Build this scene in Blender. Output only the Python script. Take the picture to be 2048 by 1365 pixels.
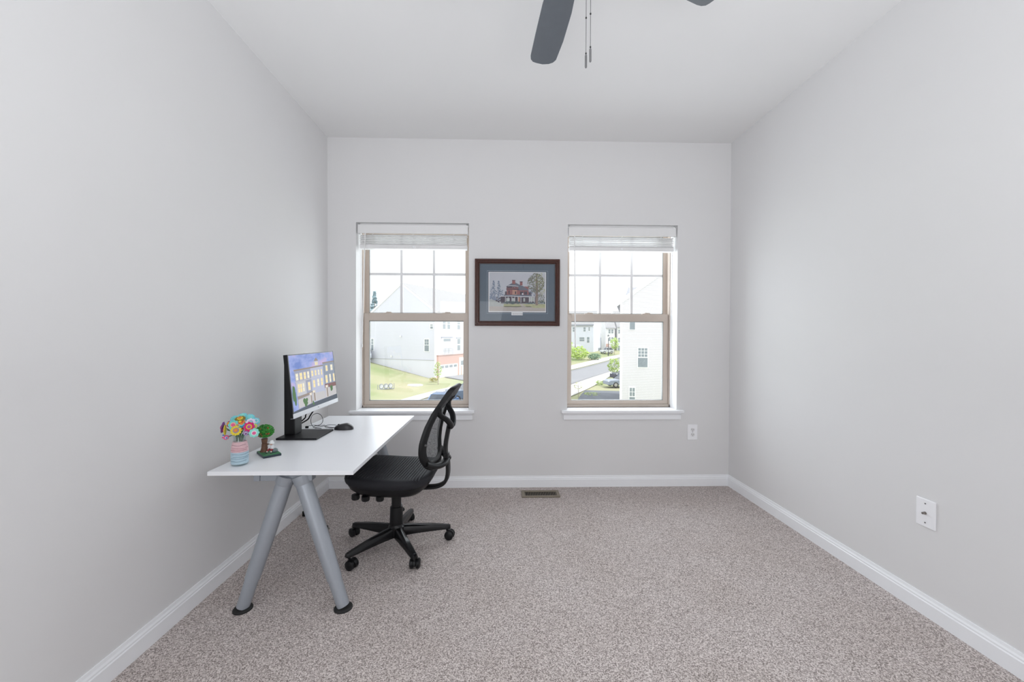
import bpy, bmesh, math, random
from mathutils import Vector, Matrix, Euler
random.seed(7)
sc = bpy.context.scene
for o in list(bpy.data.objects): bpy.data.objects.remove(o)
col = sc.collection

# ------------------------------------------------------------------ camera
CZ = 1.1935; D = 3.1453; XL = -1.3564; XR = 1.8298; H = 2.74; YF = -1.30
cam = bpy.data.cameras.new('camera'); cam.sensor_width = 36.0; cam.lens = 796 * 36 / 2048
cam.clip_start = 0.05; cam.clip_end = 600
camo = bpy.data.objects.new('camera', cam); col.objects.link(camo)
ra = Vector((0.99964843, -0.02636604, 0.00279983)); ua = Vector((-0.00250866, 0.01106981, 0.99993558)); fa = Vector((0.02639534, 0.99959106, -0.01099978))
camo.matrix_world = Matrix(((ra.x, ua.x, -fa.x, 0), (ra.y, ua.y, -fa.y, 0), (ra.z, ua.z, -fa.z, CZ), (0, 0, 0, 1)))
sc.camera = camo

# ------------------------------------------------------------------ world, sun, room light, exposure
w = bpy.data.worlds.new('sky'); sc.world = w; w.use_nodes = True
bg = w.node_tree.nodes['Background']; bg.inputs[0].default_value = (0.93, 0.97, 1.0, 1); bg.inputs[1].default_value = 1.75
def light(name, kind, loc, rot, energy, color=(1, 1, 1), size=1, size_y=1):
    l = bpy.data.lights.new(name, kind); l.energy = energy; l.color = color
    if kind == 'AREA': l.shape = 'RECTANGLE'; l.size = size; l.size_y = size_y
    o = bpy.data.objects.new(name, l); col.objects.link(o); o.location = loc; o.rotation_euler = rot
    return o
SUN = Vector((0.44, -0.16, 0.88)).normalized()
s = light('sun', 'SUN', (0, 0, 60), (0, 0, 0), 2.6, (1, 0.96, 0.9)); s.rotation_euler = SUN.to_track_quat('Z', 'Y').to_euler(); s.data.angle = 0.01
# added fill lamps: simulated ceiling flash, behind the camera, boosted daylight outside each window
light('bounce_fill', 'AREA', (0.25, -0.55, 1.05), (math.pi, 0, 0), 39, (0.95, 0.97, 1.0), 2.2, 1.2)
light('rear_fill', 'AREA', (-0.35, YF + 0.12, 1.0), (math.pi / 2 - 0.08, 0, math.radians(-26)), 18, (0.95, 0.97, 1.0), 1.8, 1.7)
for wx, we in ((-0.6975, 7), (0.9625, 15.5)): light('window_fill', 'AREA', (wx, D + 0.34, 1.36), (-math.pi / 2, 0, 0), we, (0.87, 0.94, 1.0), 0.80, 1.4)
sc.view_settings.view_transform = 'Standard'; sc.view_settings.look = 'None'; sc.view_settings.gamma = 1.0
sc.view_settings.exposure = 0.11; sc.view_settings.use_curve_mapping = False
try: sc.cycles.use_denoising = True
except Exception: pass
sc.cycles.max_bounces = 14; sc.cycles.diffuse_bounces = 8; sc.cycles.transparent_max_bounces = 24

# ------------------------------------------------------------------ materials
MATS = {}
def mat(name, color, rough=0.5, metal=0.0, spec=0.5, var=0.0, vscale=20.0, bump=0.0, bscale=200.0, emit=None, es=1.0, alpha=None, color2=None, detail=3):
    if name in MATS: return MATS[name]
    m = bpy.data.materials.new(name); m.use_nodes = True; nt = m.node_tree; b = nt.nodes['Principled BSDF']
    b.inputs['Base Color'].default_value = (*color, 1); b.inputs['Roughness'].default_value = rough; b.inputs['Metallic'].default_value = metal
    b.inputs['Specular IOR Level'].default_value = spec
    tc = nt.nodes.new('ShaderNodeTexCoord')
    n = nt.nodes.new('ShaderNodeTexNoise'); n.inputs['Scale'].default_value = vscale; n.inputs['Detail'].default_value = detail
    nt.links.new(tc.outputs['Object'], n.inputs['Vector'])
    mx = nt.nodes.new('ShaderNodeMix'); mx.data_type = 'RGBA'
    c2 = color2 if color2 else tuple(max(0, c * (1 - var)) for c in color)
    c1 = color if color2 else tuple(min(1, c * (1 + var)) for c in color)
    mx.inputs[6].default_value = (*c1, 1); mx.inputs[7].default_value = (*c2, 1)
    nt.links.new(n.outputs['Fac'], mx.inputs[0]); nt.links.new(mx.outputs[2], b.inputs['Base Color'])
    if bump > 0:
        n2 = nt.nodes.new('ShaderNodeTexNoise'); n2.inputs['Scale'].default_value = bscale; n2.inputs['Detail'].default_value = 2
        nt.links.new(tc.outputs['Object'], n2.inputs['Vector'])
        bp = nt.nodes.new('ShaderNodeBump'); bp.inputs['Strength'].default_value = bump; bp.inputs['Distance'].default_value = 0.002
        nt.links.new(n2.outputs['Fac'], bp.inputs['Height']); nt.links.new(bp.outputs['Normal'], b.inputs['Normal'])
    if emit:
        b.inputs['Emission Color'].default_value = (*emit, 1); b.inputs['Emission Strength'].default_value = es
    if alpha is not None: b.inputs['Alpha'].default_value = alpha
    MATS[name] = m; return m
def glassmat(name, tint=(1, 1, 1), refl=0.06, rough=0.0):
    m = bpy.data.materials.new(name); m.use_nodes = True; nt = m.node_tree; nt.nodes.clear()
    o = nt.nodes.new('ShaderNodeOutputMaterial'); t = nt.nodes.new('ShaderNodeBsdfTransparent'); g = nt.nodes.new('ShaderNodeBsdfGlossy'); x = nt.nodes.new('ShaderNodeMixShader')
    t.inputs[0].default_value = (*tint, 1); g.inputs['Roughness'].default_value = rough; x.inputs[0].default_value = refl
    nt.links.new(t.outputs[0], x.inputs[1]); nt.links.new(g.outputs[0], x.inputs[2]); nt.links.new(x.outputs[0], o.inputs[0]); return m
def meshmat(name, color, open_=0.4):
    m = bpy.data.materials.new(name); m.use_nodes = True; nt = m.node_tree; b = nt.nodes['Principled BSDF']; o = nt.nodes['Material Output']
    b.inputs['Base Color'].default_value = (*color, 1); b.inputs['Roughness'].default_value = 0.75
    tc = nt.nodes.new('ShaderNodeTexCoord'); ch = nt.nodes.new('ShaderNodeTexVoronoi'); ch.inputs['Scale'].default_value = 420
    nt.links.new(tc.outputs['Object'], ch.inputs['Vector'])
    lt = nt.nodes.new('ShaderNodeMath'); lt.operation = 'LESS_THAN'; lt.inputs[1].default_value = open_; nt.links.new(ch.outputs['Distance'], lt.inputs[0])
    t = nt.nodes.new('ShaderNodeBsdfTransparent'); x = nt.nodes.new('ShaderNodeMixShader')
    nt.links.new(lt.outputs[0], x.inputs[0]); nt.links.new(b.outputs[0], x.inputs[1]); nt.links.new(t.outputs[0], x.inputs[2]); nt.links.new(x.outputs[0], o.inputs[0]); return m
def carpetmat():
    m = bpy.data.materials.new('carpet'); m.use_nodes = True; nt = m.node_tree; b = nt.nodes['Principled BSDF']; L = nt.links.new
    tc = nt.nodes.new('ShaderNodeTexCoord')
    mp = nt.nodes.new('ShaderNodeMapping'); L(tc.outputs['Object'], mp.inputs['Vector'])
    n1 = nt.nodes.new('ShaderNodeTexNoise'); n1.inputs['Scale'].default_value = 230; n1.inputs['Detail'].default_value = 3; n1.inputs['Roughness'].default_value = 0.7; L(mp.outputs[0], n1.inputs['Vector'])
    vo = nt.nodes.new('ShaderNodeTexVoronoi'); vo.inputs['Scale'].default_value = 280; L(mp.outputs[0], vo.inputs['Vector']); sep = nt.nodes.new('ShaderNodeSeparateColor'); L(vo.outputs['Color'], sep.inputs[0])
    ad = nt.nodes.new('ShaderNodeMix'); ad.data_type = 'FLOAT'; ad.inputs[0].default_value = 0.34; L(n1.outputs['Fac'], ad.inputs[2]); L(sep.outputs[0], ad.inputs[3])
    cr = nt.nodes.new('ShaderNodeValToRGB'); L(ad.outputs[0], cr.inputs[0])
    e = cr.color_ramp.elements; e[0].position = 0.30; e[0].color = (0.20, 0.168, 0.157, 1); e[1].position = 0.68; e[1].color = (0.83, 0.765, 0.745, 1)
    k = e.new(0.44); k.color = (0.42, 0.37, 0.352, 1); k = e.new(0.54); k.color = (0.60, 0.542, 0.522, 1)
    n2 = nt.nodes.new('ShaderNodeTexNoise'); n2.inputs['Scale'].default_value = 3.0; n2.inputs['Detail'].default_value = 4; L(mp.outputs[0], n2.inputs['Vector'])
    c2 = nt.nodes.new('ShaderNodeValToRGB'); L(n2.outputs['Fac'], c2.inputs[0]); c2.color_ramp.elements[0].position = 0.3; c2.color_ramp.elements[0].color = (0.92, 0.905, 0.89, 1); c2.color_ramp.elements[1].position = 0.7; c2.color_ramp.elements[1].color = (1, 1, 1, 1)
    mu = nt.nodes.new('ShaderNodeMix'); mu.data_type = 'RGBA'; mu.blend_type = 'MULTIPLY'; mu.inputs[0].default_value = 1
    L(cr.outputs[0], mu.inputs[6]); L(c2.outputs[0], mu.inputs[7]); L(mu.outputs[2], b.inputs['Base Color'])
    b.inputs['Roughness'].default_value = 0.95; b.inputs['Specular IOR Level'].default_value = 0.1
    bp = nt.nodes.new('ShaderNodeBump'); bp.inputs['Strength'].default_value = 0.6; bp.inputs['Distance'].default_value = 0.004; L(ad.outputs[0], bp.inputs['Height']); L(bp.outputs[0], b.inputs['Normal'])
    return m
def stripemat(name, color, line, scale, axis='Z', rough=0.6, lw=0.12):
    # thin horizontal joints (lapped siding) far from the room
    m = bpy.data.materials.new(name); m.use_nodes = True; nt = m.node_tree; b = nt.nodes['Principled BSDF']; L = nt.links.new
    tc = nt.nodes.new('ShaderNodeTexCoord'); sp = nt.nodes.new('ShaderNodeSeparateXYZ'); L(tc.outputs['Object'], sp.inputs[0])
    mu = nt.nodes.new('ShaderNodeMath'); mu.operation = 'MULTIPLY'; mu.inputs[1].default_value = scale; L(sp.outputs[axis], mu.inputs[0])
    fr = nt.nodes.new('ShaderNodeMath'); fr.operation = 'FRACT'; L(mu.outputs[0], fr.inputs[0])
    lt = nt.nodes.new('ShaderNodeMath'); lt.operation = 'LESS_THAN'; lt.inputs[1].default_value = lw; L(fr.outputs[0], lt.inputs[0])
    mx = nt.nodes.new('ShaderNodeMix'); mx.data_type = 'RGBA'; mx.inputs[6].default_value = (*color, 1); mx.inputs[7].default_value = (*line, 1); L(lt.outputs[0], mx.inputs[0]); L(mx.outputs[2], b.inputs['Base Color'])
    b.inputs['Roughness'].default_value = rough; return m

WALL = mat('wall_paint', (0.755, 0.753, 0.757), 0.75, var=0.012, vscale=2.5, bump=0.06, bscale=500, spec=0.25)
CEIL = mat('ceiling_paint', (0.80, 0.80, 0.80), 0.85, var=0.01, vscale=2, spec=0.2)
TRIM = mat('white_trim', (0.90, 0.915, 0.94), 0.35, var=0.01)
TAN = mat('tan_vinyl', (0.55, 0.475, 0.415), 0.4, var=0.03)
GREYV = mat('sash_seal', (0.22, 0.23, 0.23), 0.5)
GRID = mat('window_grid', (0.74, 0.74, 0.75), 0.4, var=0.02)
GLASS = glassmat('window_glass', (0.985, 0.99, 0.99), 0.05)
BLIND = mat('blind_white', (0.82, 0.82, 0.82), 0.4, var=0.02)
BLACKP = mat('black_plastic', (0.009, 0.009, 0.010), 0.40, spec=0.28, var=0.1)
BLACKG = mat('black_gloss_plastic', (0.007, 0.007, 0.008), 0.24, spec=0.35, var=0.1)
FABRIC = mat('black_fabric', (0.013, 0.013, 0.017), 0.66, spec=0.35, var=0.3, vscale=300, bump=0.5, bscale=700)
STEEL = mat('grey_steel', (0.36, 0.39, 0.43), 0.38, metal=0.35, var=0.03, vscale=60)
RUBBER = mat('black_rubber', (0.012, 0.012, 0.012), 0.7, var=0.2)
DESKW = mat('desk_white', (0.86, 0.875, 0.905), 0.3, var=0.01, vscale=8)
CARPET = carpetmat()

# ------------------------------------------------------------------ mesh helper
class MB:
    def __init__(s): s.v = []; s.f = []; s.m = []; s.mi = 0
    def add(s, vs, fs):
        k = len(s.v); s.v += [tuple(p) for p in vs]; s.f += [tuple(k + i for i in f) for f in fs]; s.m += [s.mi] * len(fs); return s
    def box(s, x0, x1, y0, y1, z0, z1, M=None):
        p = [Vector((x, y, z)) for x in (x0, x1) for y in (y0, y1) for z in (z0, z1)]
        if M is not None: p = [M @ q for q in p]
        return s.add(p, [(0, 1, 3, 2), (4, 6, 7, 5), (0, 4, 5, 1), (2, 3, 7, 6), (0, 2, 6, 4), (1, 5, 7, 3)])
    def extrude(s, pts, vec):
        pts = [Vector(p) for p in pts]; vec = Vector(vec); n = len(pts)
        return s.add(pts + [p + vec for p in pts], [tuple(range(n - 1, -1, -1)), tuple(range(n, 2 * n))] + [(i, (i + 1) % n, n + (i + 1) % n, n + i) for i in range(n)])
    def face(s, pts): return s.add(pts, [tuple(range(len(pts)))])
    def cyl(s, p0, p1, r0, r1=None, n=16, cap=True):
        return s.tube([p0, p1], [r0, r0 if r1 is None else r1], n, cap=cap)
    def tube(s, pts, r, n=8, closed=False, cap=True, flat=1.0, up=None):
        pts = [Vector(p) for p in pts]; N = len(pts); rs = r if isinstance(r, (list, tuple)) else [r] * N
        vs = []; prev = None
        for i, p in enumerate(pts):
            a = pts[(i - 1) % N] if (closed or i > 0) else p; b = pts[(i + 1) % N] if (closed or i < N - 1) else p
            t = (b - a); t = t.normalized() if t.length > 1e-9 else Vector((0, 0, 1))
            if prev is None:
                ref = Vector(up) if up else (Vector((0, 0, 1)) if abs(t.z) < 0.9 else Vector((1, 0, 0)))
            else: ref = prev
            x = (ref - t * ref.dot(t))
            if x.length < 1e-6: x = t.orthogonal()
            x.normalize(); y = t.cross(x); prev = x
            for j in range(n):
                an = 2 * math.pi * j / n; vs.append(p + (x * math.cos(an) * flat + y * math.sin(an)) * rs[i])
        fs = []
        for i in range(N if closed else N - 1):
            for j in range(n): fs.append((i * n + j, i * n + (j + 1) % n, ((i + 1) % N) * n + (j + 1) % n, ((i + 1) % N) * n + j))
        if cap and not closed: fs += [tuple(range(n - 1, -1, -1)), tuple((N - 1) * n + j for j in range(n))]
        return s.add(vs, fs)
    def lathe(s, prof, c=(0, 0, 0), n=24, M=None):
        c = Vector(c); vs = []; N = len(prof)
        for r, z in prof:
            for j in range(n):
                q = Vector((r * math.cos(2 * math.pi * j / n), r * math.sin(2 * math.pi * j / n), z))
                vs.append(c + (M @ q if M is not None else q))
        fs = [(i * n + j, i * n + (j + 1) % n, (i + 1) * n + (j + 1) % n, (i + 1) * n + j) for i in range(N - 1) for j in range(n)]
        if prof[0][0] > 1e-6: fs.append(tuple(range(n - 1, -1, -1)))
        if prof[-1][0] > 1e-6: fs.append(tuple((N - 1) * n + j for j in range(n)))
        return s.add(vs, fs)
    def grid(s, fn, nu, nv, cu=False):
        vs = [fn(i / nu, j / nv) for i in range(nu + (0 if cu else 1)) for j in range(nv + 1)]
        R = nu if cu else nu + 1
        fs = [(i * (nv + 1) + j, ((i + 1) % R) * (nv + 1) + j, ((i + 1) % R) * (nv + 1) + j + 1, i * (nv + 1) + j + 1) for i in range(nu) for j in range(nv)]
        return s.add(vs, fs)
    def sphere(s, c, r, n=12, k=8, sc=(1, 1, 1), M=None):
        c = Vector(c)
        def fn(u, v):
            a = 2 * math.pi * u; b = math.pi * (v - 0.5); q = Vector((math.cos(a) * math.cos(b) * sc[0], math.sin(a) * math.cos(b) * sc[1], math.sin(b) * sc[2])) * r
            return c + (M @ q if M is not None else q)
        return s.grid(fn, n, k, cu=True)
    def build(s, name, mats, parent=None, local=False, smooth=None, bevel=0, subsurf=0, solid=0):
        me = bpy.data.meshes.new(name); me.from_pydata(s.v, [], s.f)
        mats = mats if isinstance(mats, (list, tuple)) else [mats]
        for m in mats: me.materials.append(m)
        if len(mats) > 1: me.polygons.foreach_set('material_index', s.m)
        bm = bmesh.new(); bm.from_mesh(me); bmesh.ops.remove_doubles(bm, verts=bm.verts, dist=1e-6)
        if not solid: bmesh.ops.recalc_face_normals(bm, faces=bm.faces)
        bm.to_mesh(me); bm.free(); me.update()
        if smooth is not None:
            me.polygons.foreach_set('use_smooth', [True] * len(me.polygons))
            try: me.set_sharp_from_angle(angle=math.radians(smooth))
            except Exception: pass
        o = bpy.data.objects.new(name, me); col.objects.link(o)
        if parent is not None:
            o.parent = parent
            if not local: o.location = -wloc(parent)
        if solid: md = o.modifiers.new('solid', 'SOLIDIFY'); md.thickness = solid; md.offset = 0
        if bevel: md = o.modifiers.new('bevel', 'BEVEL'); md.width = bevel; md.segments = 2; md.limit_method = 'ANGLE'
        if subsurf: md = o.modifiers.new('sub', 'SUBSURF'); md.levels = subsurf; md.render_levels = subsurf
        return o
def wloc(o):
    p = Vector((0, 0, 0))
    while o is not None: p = p + o.location; o = o.parent
    return p
def tag(o, label=None, cat=None, group=None, kind=None):
    if label: o['label'] = label
    if cat: o['category'] = cat
    if group: o['group'] = group
    if kind: o['kind'] = kind
    return o
def thing(name, loc, label=None, cat=None, group=None, rz=0, kind=None):
    o = bpy.data.objects.new(name, None); col.objects.link(o); o.location = loc; o.rotation_euler = (0, 0, rz); o.empty_display_size = 0.05
    return tag(o, label, cat, group, kind)
def cat_rom(P, n=8, closed=False):
    P = [Vector(p) for p in P]; out = []; N = len(P)
    for i in range(N if closed else N - 1):
        if closed: a, b, c, d = P[(i - 1) % N], P[i], P[(i + 1) % N], P[(i + 2) % N]
        else: a, b, c, d = P[max(i - 1, 0)], P[i], P[i + 1], P[min(i + 2, N - 1)]
        for k in range(n):
            t = k / n; out.append(0.5 * ((2 * b) + (c - a) * t + (2 * a - 5 * b + 4 * c - d) * t * t + (3 * b - a - 3 * c + d) * t ** 3))
    if not closed: out.append(P[-1])
    return out
def lerp_tab(tab, x):
    if x <= tab[0][0]: return tab[0][1]
    for (a, b), (c, d) in zip(tab, tab[1:]):
        if x <= c:
            t = (x - a) / (c - a); return b + (d - b) * t
    return tab[-1][1]

# ------------------------------------------------------------------ room shell
WT = 0.215
m = MB(); m.box(XL - 0.12, XR + 0.12, YF - 0.1, D + WT, -0.12, 0)
tag(m.build('floor', CARPET), 'grey beige cut pile carpet floor', 'floor', kind='structure')
m = MB(); m.box(XL - 0.12, XR + 0.12, YF - 0.1, D + WT, H, H + 0.12)
tag(m.build('ceiling', CEIL), 'plain white ceiling', 'ceiling', kind='structure')
m = MB(); m.box(XL - 0.12, XL, YF - 0.1, D + WT, 0, H); tag(m.build('wall_left', WALL), 'plain off white wall behind the desk', 'wall', kind='structure')
m = MB(); m.box(XR, XR + 0.12, YF - 0.1, D + WT, 0, H); tag(m.build('wall_right', WALL), 'plain off white wall with a cable plate', 'wall', kind='structure')
m = MB(); m.box(XL, XR, YF - 0.1, YF, 0, H); tag(m.build('wall_front', WALL), 'plain off white wall behind the photographer', 'wall', kind='structure')
W1 = (-1.1375, -0.2575); W2 = (0.5225, 1.4025); ZB = 0.612; ZT1 = 2.084; ZT2 = 2.086
m = MB()
m.box(XL, XR, D, D + WT, 0, ZB - 0.022); m.box(XL, XR, D, D + WT, ZT1, H)
for a, b in ((XL, W1[0]), (W1[1], W2[0]), (W2[1], XR)): m.box(a, b, D, D + WT, ZB - 0.022, ZT1)
for a, b in (W1, W2): m.box(a, b, D + 0.1, D + WT, ZB - 0.022, ZB)
tag(m.build('wall_back', WALL), 'off white wall with two windows', 'wall', kind='structure')
HB = 0.088; BT = 0.014
prof = [(0, 0), (BT, 0), (BT, 0.060), (BT - 0.003, 0.064), (BT - 0.003, 0.070), (0.007, 0.077), (0.005, HB), (0, HB)]
m = MB(); m.extrude([(XL + a, YF, b) for a, b in prof], (0, D - YF, 0)); tag(m.build('baseboard_left', TRIM), 'white baseboard along the left wall', 'baseboard', kind='structure')
m = MB(); m.extrude([(XR - a, YF, b) for a, b in prof], (0, D - YF, 0)); tag(m.build('baseboard_right', TRIM), 'white baseboard along the right wall', 'baseboard', kind='structure')
m = MB(); m.extrude([(XL + 0.004, D - a, b) for a, b in prof], (XR - XL - 0.008, 0, 0)); tag(m.build('baseboard_back', TRIM), 'white baseboard under the windows', 'baseboard', kind='structure')

# ------------------------------------------------------------------ windows
def make_window(name, x0, x1, zt, label):
    cx = (x0 + x1) / 2; t = thing(name, (cx, D + 0.15, ZB), label, 'window', kind='structure')
    yf = D + 0.122; ye = D + WT + 0.01
    # stool (sill board) and apron
    m = MB(); m.box(x0 - 0.048, x1 + 0.048, D - 0.036, D, ZB - 0.022, ZB); m.box(x0 + 0.001, x1 - 0.001, D, yf, ZB - 0.022, ZB)
    st = m.build('window_sill', TRIM, t, bevel=0.004)
    m = MB(); m.extrude([(x0 - 0.03, D, 0.537), (x0 - 0.03, D - 0.014, 0.537), (x0 - 0.03, D - 0.014, 0.572), (x0 - 0.03, D - 0.020, 0.582), (x0 - 0.03, D - 0.020, ZB - 0.022), (x0 - 0.03, D, ZB - 0.022)], (x1 - x0 + 0.06, 0, 0))
    m.build('apron', TRIM, t)
    # outer frame
    m = MB()
    for sx, e in ((1, x0), (-1, x1)):
        m.box(min(e, e + sx * 0.012), max(e, e + sx * 0.012), yf, ye, ZB, zt)
        m.box(min(e, e + sx * 0.022), max(e, e + sx * 0.022), yf + 0.052, yf + 0.060, ZB, zt)
    m.box(x0, x1, yf, ye, ZB, ZB + 0.020); m.box(x0, x1, yf, ye, zt - 0.03, zt)
    m.build('window_frame', TAN, t, bevel=0.0015)
    m = MB()
    for sx, e in ((1, x0), (-1, x1)): m.box(min(e, e + sx * 0.004), max(e, e + sx * 0.004), yf - 0.022, yf - 0.0005, ZB + 0.0005, zt)
    m.build('jamb_liner', TRIM, t)
    def sash(nm, yc, za, zb, hw, gz0, gz1, ghw):
        sroot = None
        m = MB(); y0, y1 = yc - 0.017, yc + 0.017
        m.box(cx - hw, cx - ghw, y0, y1, za, zb); m.box(cx + ghw, cx + hw, y0, y1, za, zb)
        m.box(cx - ghw, cx + ghw, y0, y1, za, gz0); m.box(cx - ghw, cx + ghw, y0, y1, gz1, zb)
        fr = m.build(nm, TAN, t, bevel=0.003)
        m = MB()
        for a, b, c, d in ((cx - ghw, cx - ghw + 0.004, gz0, gz1), (cx + ghw - 0.004, cx + ghw, gz0, gz1), (cx - ghw, cx + ghw, gz0, gz0 + 0.004), (cx - ghw, cx + ghw, gz1 - 0.006, gz1)):
            m.box(a, b, yc - 0.010, yc + 0.010, c, d)
        m.build('glazing_seal', GREYV, fr)
        m = MB(); m.box(cx - ghw, cx + ghw, yc - 0.002, yc + 0.002, gz0, gz1); m.build('pane', GLASS, fr)
        return fr
    ylo = D + 0.155; yup = D + 0.196
    lo = sash('lower_sash', ylo, ZB + 0.020, 1.383, 0.4275, 0.664, 1.322, 0.387)
    up = sash('upper_sash', yup, 1.345, zt - 0.03, 0.4275, 1.386, 2.036, 0.399)
    for xm in (-0.1345, 0.1345):
        m = MB(); m.box(cx + xm - 0.0105, cx + xm + 0.0105, yup - 0.004, yup + 0.004, 1.386, 2.036); m.build('muntin', GRID, up)
    m = MB(); m.box(cx - 0.399, cx + 0.399, yup - 0.0045, yup + 0.0045, 1.700, 1.721); m.build('muntin', GRID, up)
    for xm in (-0.24, 0.24):
        m = MB(); m.box(cx + xm - 0.03, cx + xm + 0.03, ylo - 0.014, ylo + 0.016, 1.383, 1.388); m.cyl((cx + xm, ylo, 1.388), (cx + xm, ylo, 1.394), 0.010)
        m.tube([(cx + xm - 0.004, ylo, 1.393), (cx + xm + 0.036, ylo - 0.012, 1.390)], 0.004, 6); m.build('sash_lock', TAN, t)
    return t
make_window('window_1', *W1, ZT1, 'tan vinyl window above the desk, looking onto the lawn')
make_window('window_2', *W2, ZT2, 'tan vinyl window looking onto the street and white siding')

def make_blind(x0, x1, zv, wand_x, wand_bot_dx, label, zs):
    t = thing('window_blind', ((x0 + x1) / 2, D + 0.04, zv), label, 'blind', 'raised blinds in the two windows')
    m = MB(); m.box(x0 + 0.009, x1 - 0.009, D + 0.010, D + 0.022, zv - 0.068, zv); m.box(x0 + 0.009, x0 + 0.019, D + 0.022, D + 0.06, zv - 0.068, zv); m.box(x1 - 0.019, x1 - 0.009, D + 0.022, D + 0.06, zv - 0.068, zv); m.build('valance', BLIND, t, bevel=0.002)
    m = MB(); m.box(x0 + 0.022, x1 - 0.022, D + 0.030, D + 0.085, zv - 0.04, 2.0838); m.build('headrail', BLIND, t)
    n = 6
    for i in range(n):
        z = zv - 0.1505 + i * 0.0136 + random.uniform(-0.001, 0.001); sl = random.uniform(-0.002, 0.002); dx = random.uniform(-0.003, 0.003)
        m = MB(); m.extrude([(x0 + 0.021 + dx, D + 0.028 + sl, z), (x0 + 0.021 + dx, D + 0.054 + sl, z + 0.002), (x0 + 0.021 + dx, D + 0.080 + sl, z), (x0 + 0.021 + dx, D + 0.080 + sl, z + 0.006), (x0 + 0.021 + dx, D + 0.054 + sl, z + 0.0085), (x0 + 0.021 + dx, D + 0.028 + sl, z + 0.0065)], (x1 - x0 - 0.042, 0, 0))
        m.build('slat', BLIND, t)
    m = MB(); m.box(x0 + 0.018, x1 - 0.018, D + 0.026, D + 0.082, zv - 0.185, zv - 0.152); br = m.build('bottom_rail', BLIND, t, bevel=0.004)
    m = MB(); m.cyl(((x0 + x1) / 2, D + 0.0255, zv - 0.169), ((x0 + x1) / 2, D + 0.0235, zv - 0.169), 0.008, 0.006); m.build('cord_button', TRIM, br)
    for fx in (0.14, 0.5, 0.86):
        x = x0 + (x1 - x0) * fx; pts = []
        for k in range(14): pts.append((x + (0.006 if k % 2 else -0.006), D + 0.0235 - (0.003 if k % 3 == 0 else 0), zv - 0.152 + k * 0.0064))
        m = MB(); m.tube(pts, 0.0014, 5); m.build('ladder_cord', BLIND, t)
    m = MB(); m.tube([(wand_x, D + 0.004, zv - 0.072), (wand_x + wand_bot_dx * 0.5, D - 0.002, zv - 0.5), (wand_x + wand_bot_dx, D - 0.004, 1.13)], [0.0042, 0.0046, 0.0050], 8); m.tube([(wand_x, D + 0.02, zv - 0.060), (wand_x, D + 0.004, zv - 0.064), (wand_x, D + 0.004, zv - 0.076)], 0.002, 6)
    wd = m.build('tilt_wand', BLIND, t, smooth=40)
    m = MB(); e = (wand_x + wand_bot_dx, D - 0.004); m.lathe([(0.004, 1.14), (0.0075, 1.125), (0.007, 1.112), (0.003, 1.106)], (e[0], e[1], 0), 12); m.build('wand_tip', BLIND, wd, smooth=50)
make_blind(*W1, 2.070, -1.067, -0.024, 'white wooden blind pulled up in the window above the desk', 1)
make_blind(*W2, 2.066, 0.577, 0.008, 'white wooden blind pulled up in the window with the street view', 1)

# ------------------------------------------------------------------ desk
DX0, DX1, DY0, DY1, DZ = -1.2385, -0.6295, 1.704, 2.890, 0.62
t = thing('desk', ((DX0 + DX1) / 2, (DY0 + DY1) / 2, 0), 'white rectangular desk top on slanted grey steel legs by the left wall', 'desk')
m = MB(); m.box(DX0, DX1, DY0, DY1, DZ - 0.0175, DZ); m.build('desk_top', DESKW, t, bevel=0.0012)
m = MB()
zf = DZ - 0.0176
m.box(-1.06, -0.835, 1.772, 1.812, zf - 0.048, zf); m.box(-1.06, -0.83, 2.71, 2.75, zf - 0.048, zf)
m.box(-1.045, -1.005, 1.812, 2.71, zf - 0.034, zf); m.box(-0.885, -0.845, 1.812, 2.71, zf - 0.034, zf)
fr = m.build('under_frame', STEEL, t, bevel=0.002)
m = MB(); m.box(-1.086, -1.0605, 1.768, 1.816, zf - 0.048, zf); m.build('end_cap', STEEL, fr, bevel=0.002)
m = MB(); m.box(-0.8345, -0.818, 1.80, 1.84, zf - 0.03, zf - 0.002); m.build('clamp', BLACKP, fr, bevel=0.002)
def desk_leg(top, foot):
    top = Vector(top); foot = Vector(foot); d = (foot - top).normalized()
    m = MB(); L = (foot - top).length
    def at(k): return top + d * k
    m.tube([at(0), at(0.03), at(L * 0.45), at(L - 0.125)], [0.034, 0.0345, 0.0335, 0.0305], 24)
    lg = m.build('leg', STEEL, t, smooth=40)
    m = MB(); m.tube([at(-0.03), at(0.0), at(0.012)], [0.040, 0.039, 0.034], 20); m.build('leg_socket', STEEL, lg, smooth=50)
    m = MB(); m.tube([at(L - 0.126), at(L - 0.002)], [0.0280, 0.0262], 24); m.build('leg_extension', STEEL, lg, smooth=40)
    m = MB(); m.lathe([(0.029, 0.012), (0.034, 0.011), (0.0385, 0.006), (0.0385, 0.001), (0.036, 0.0)], (foot.x, foot.y, 0), 24); m.build('foot_pad', RUBBER, lg, smooth=40)
desk_leg((-0.962, 1.79, 0.545), (-1.124, 1.752, 0.012))
desk_leg((-0.880, 1.79, 0.545), (-0.690, 1.750, 0.012))
desk_leg((-0.850, 2.73, 0.545), (-0.700, 2.735, 0.012))

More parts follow.
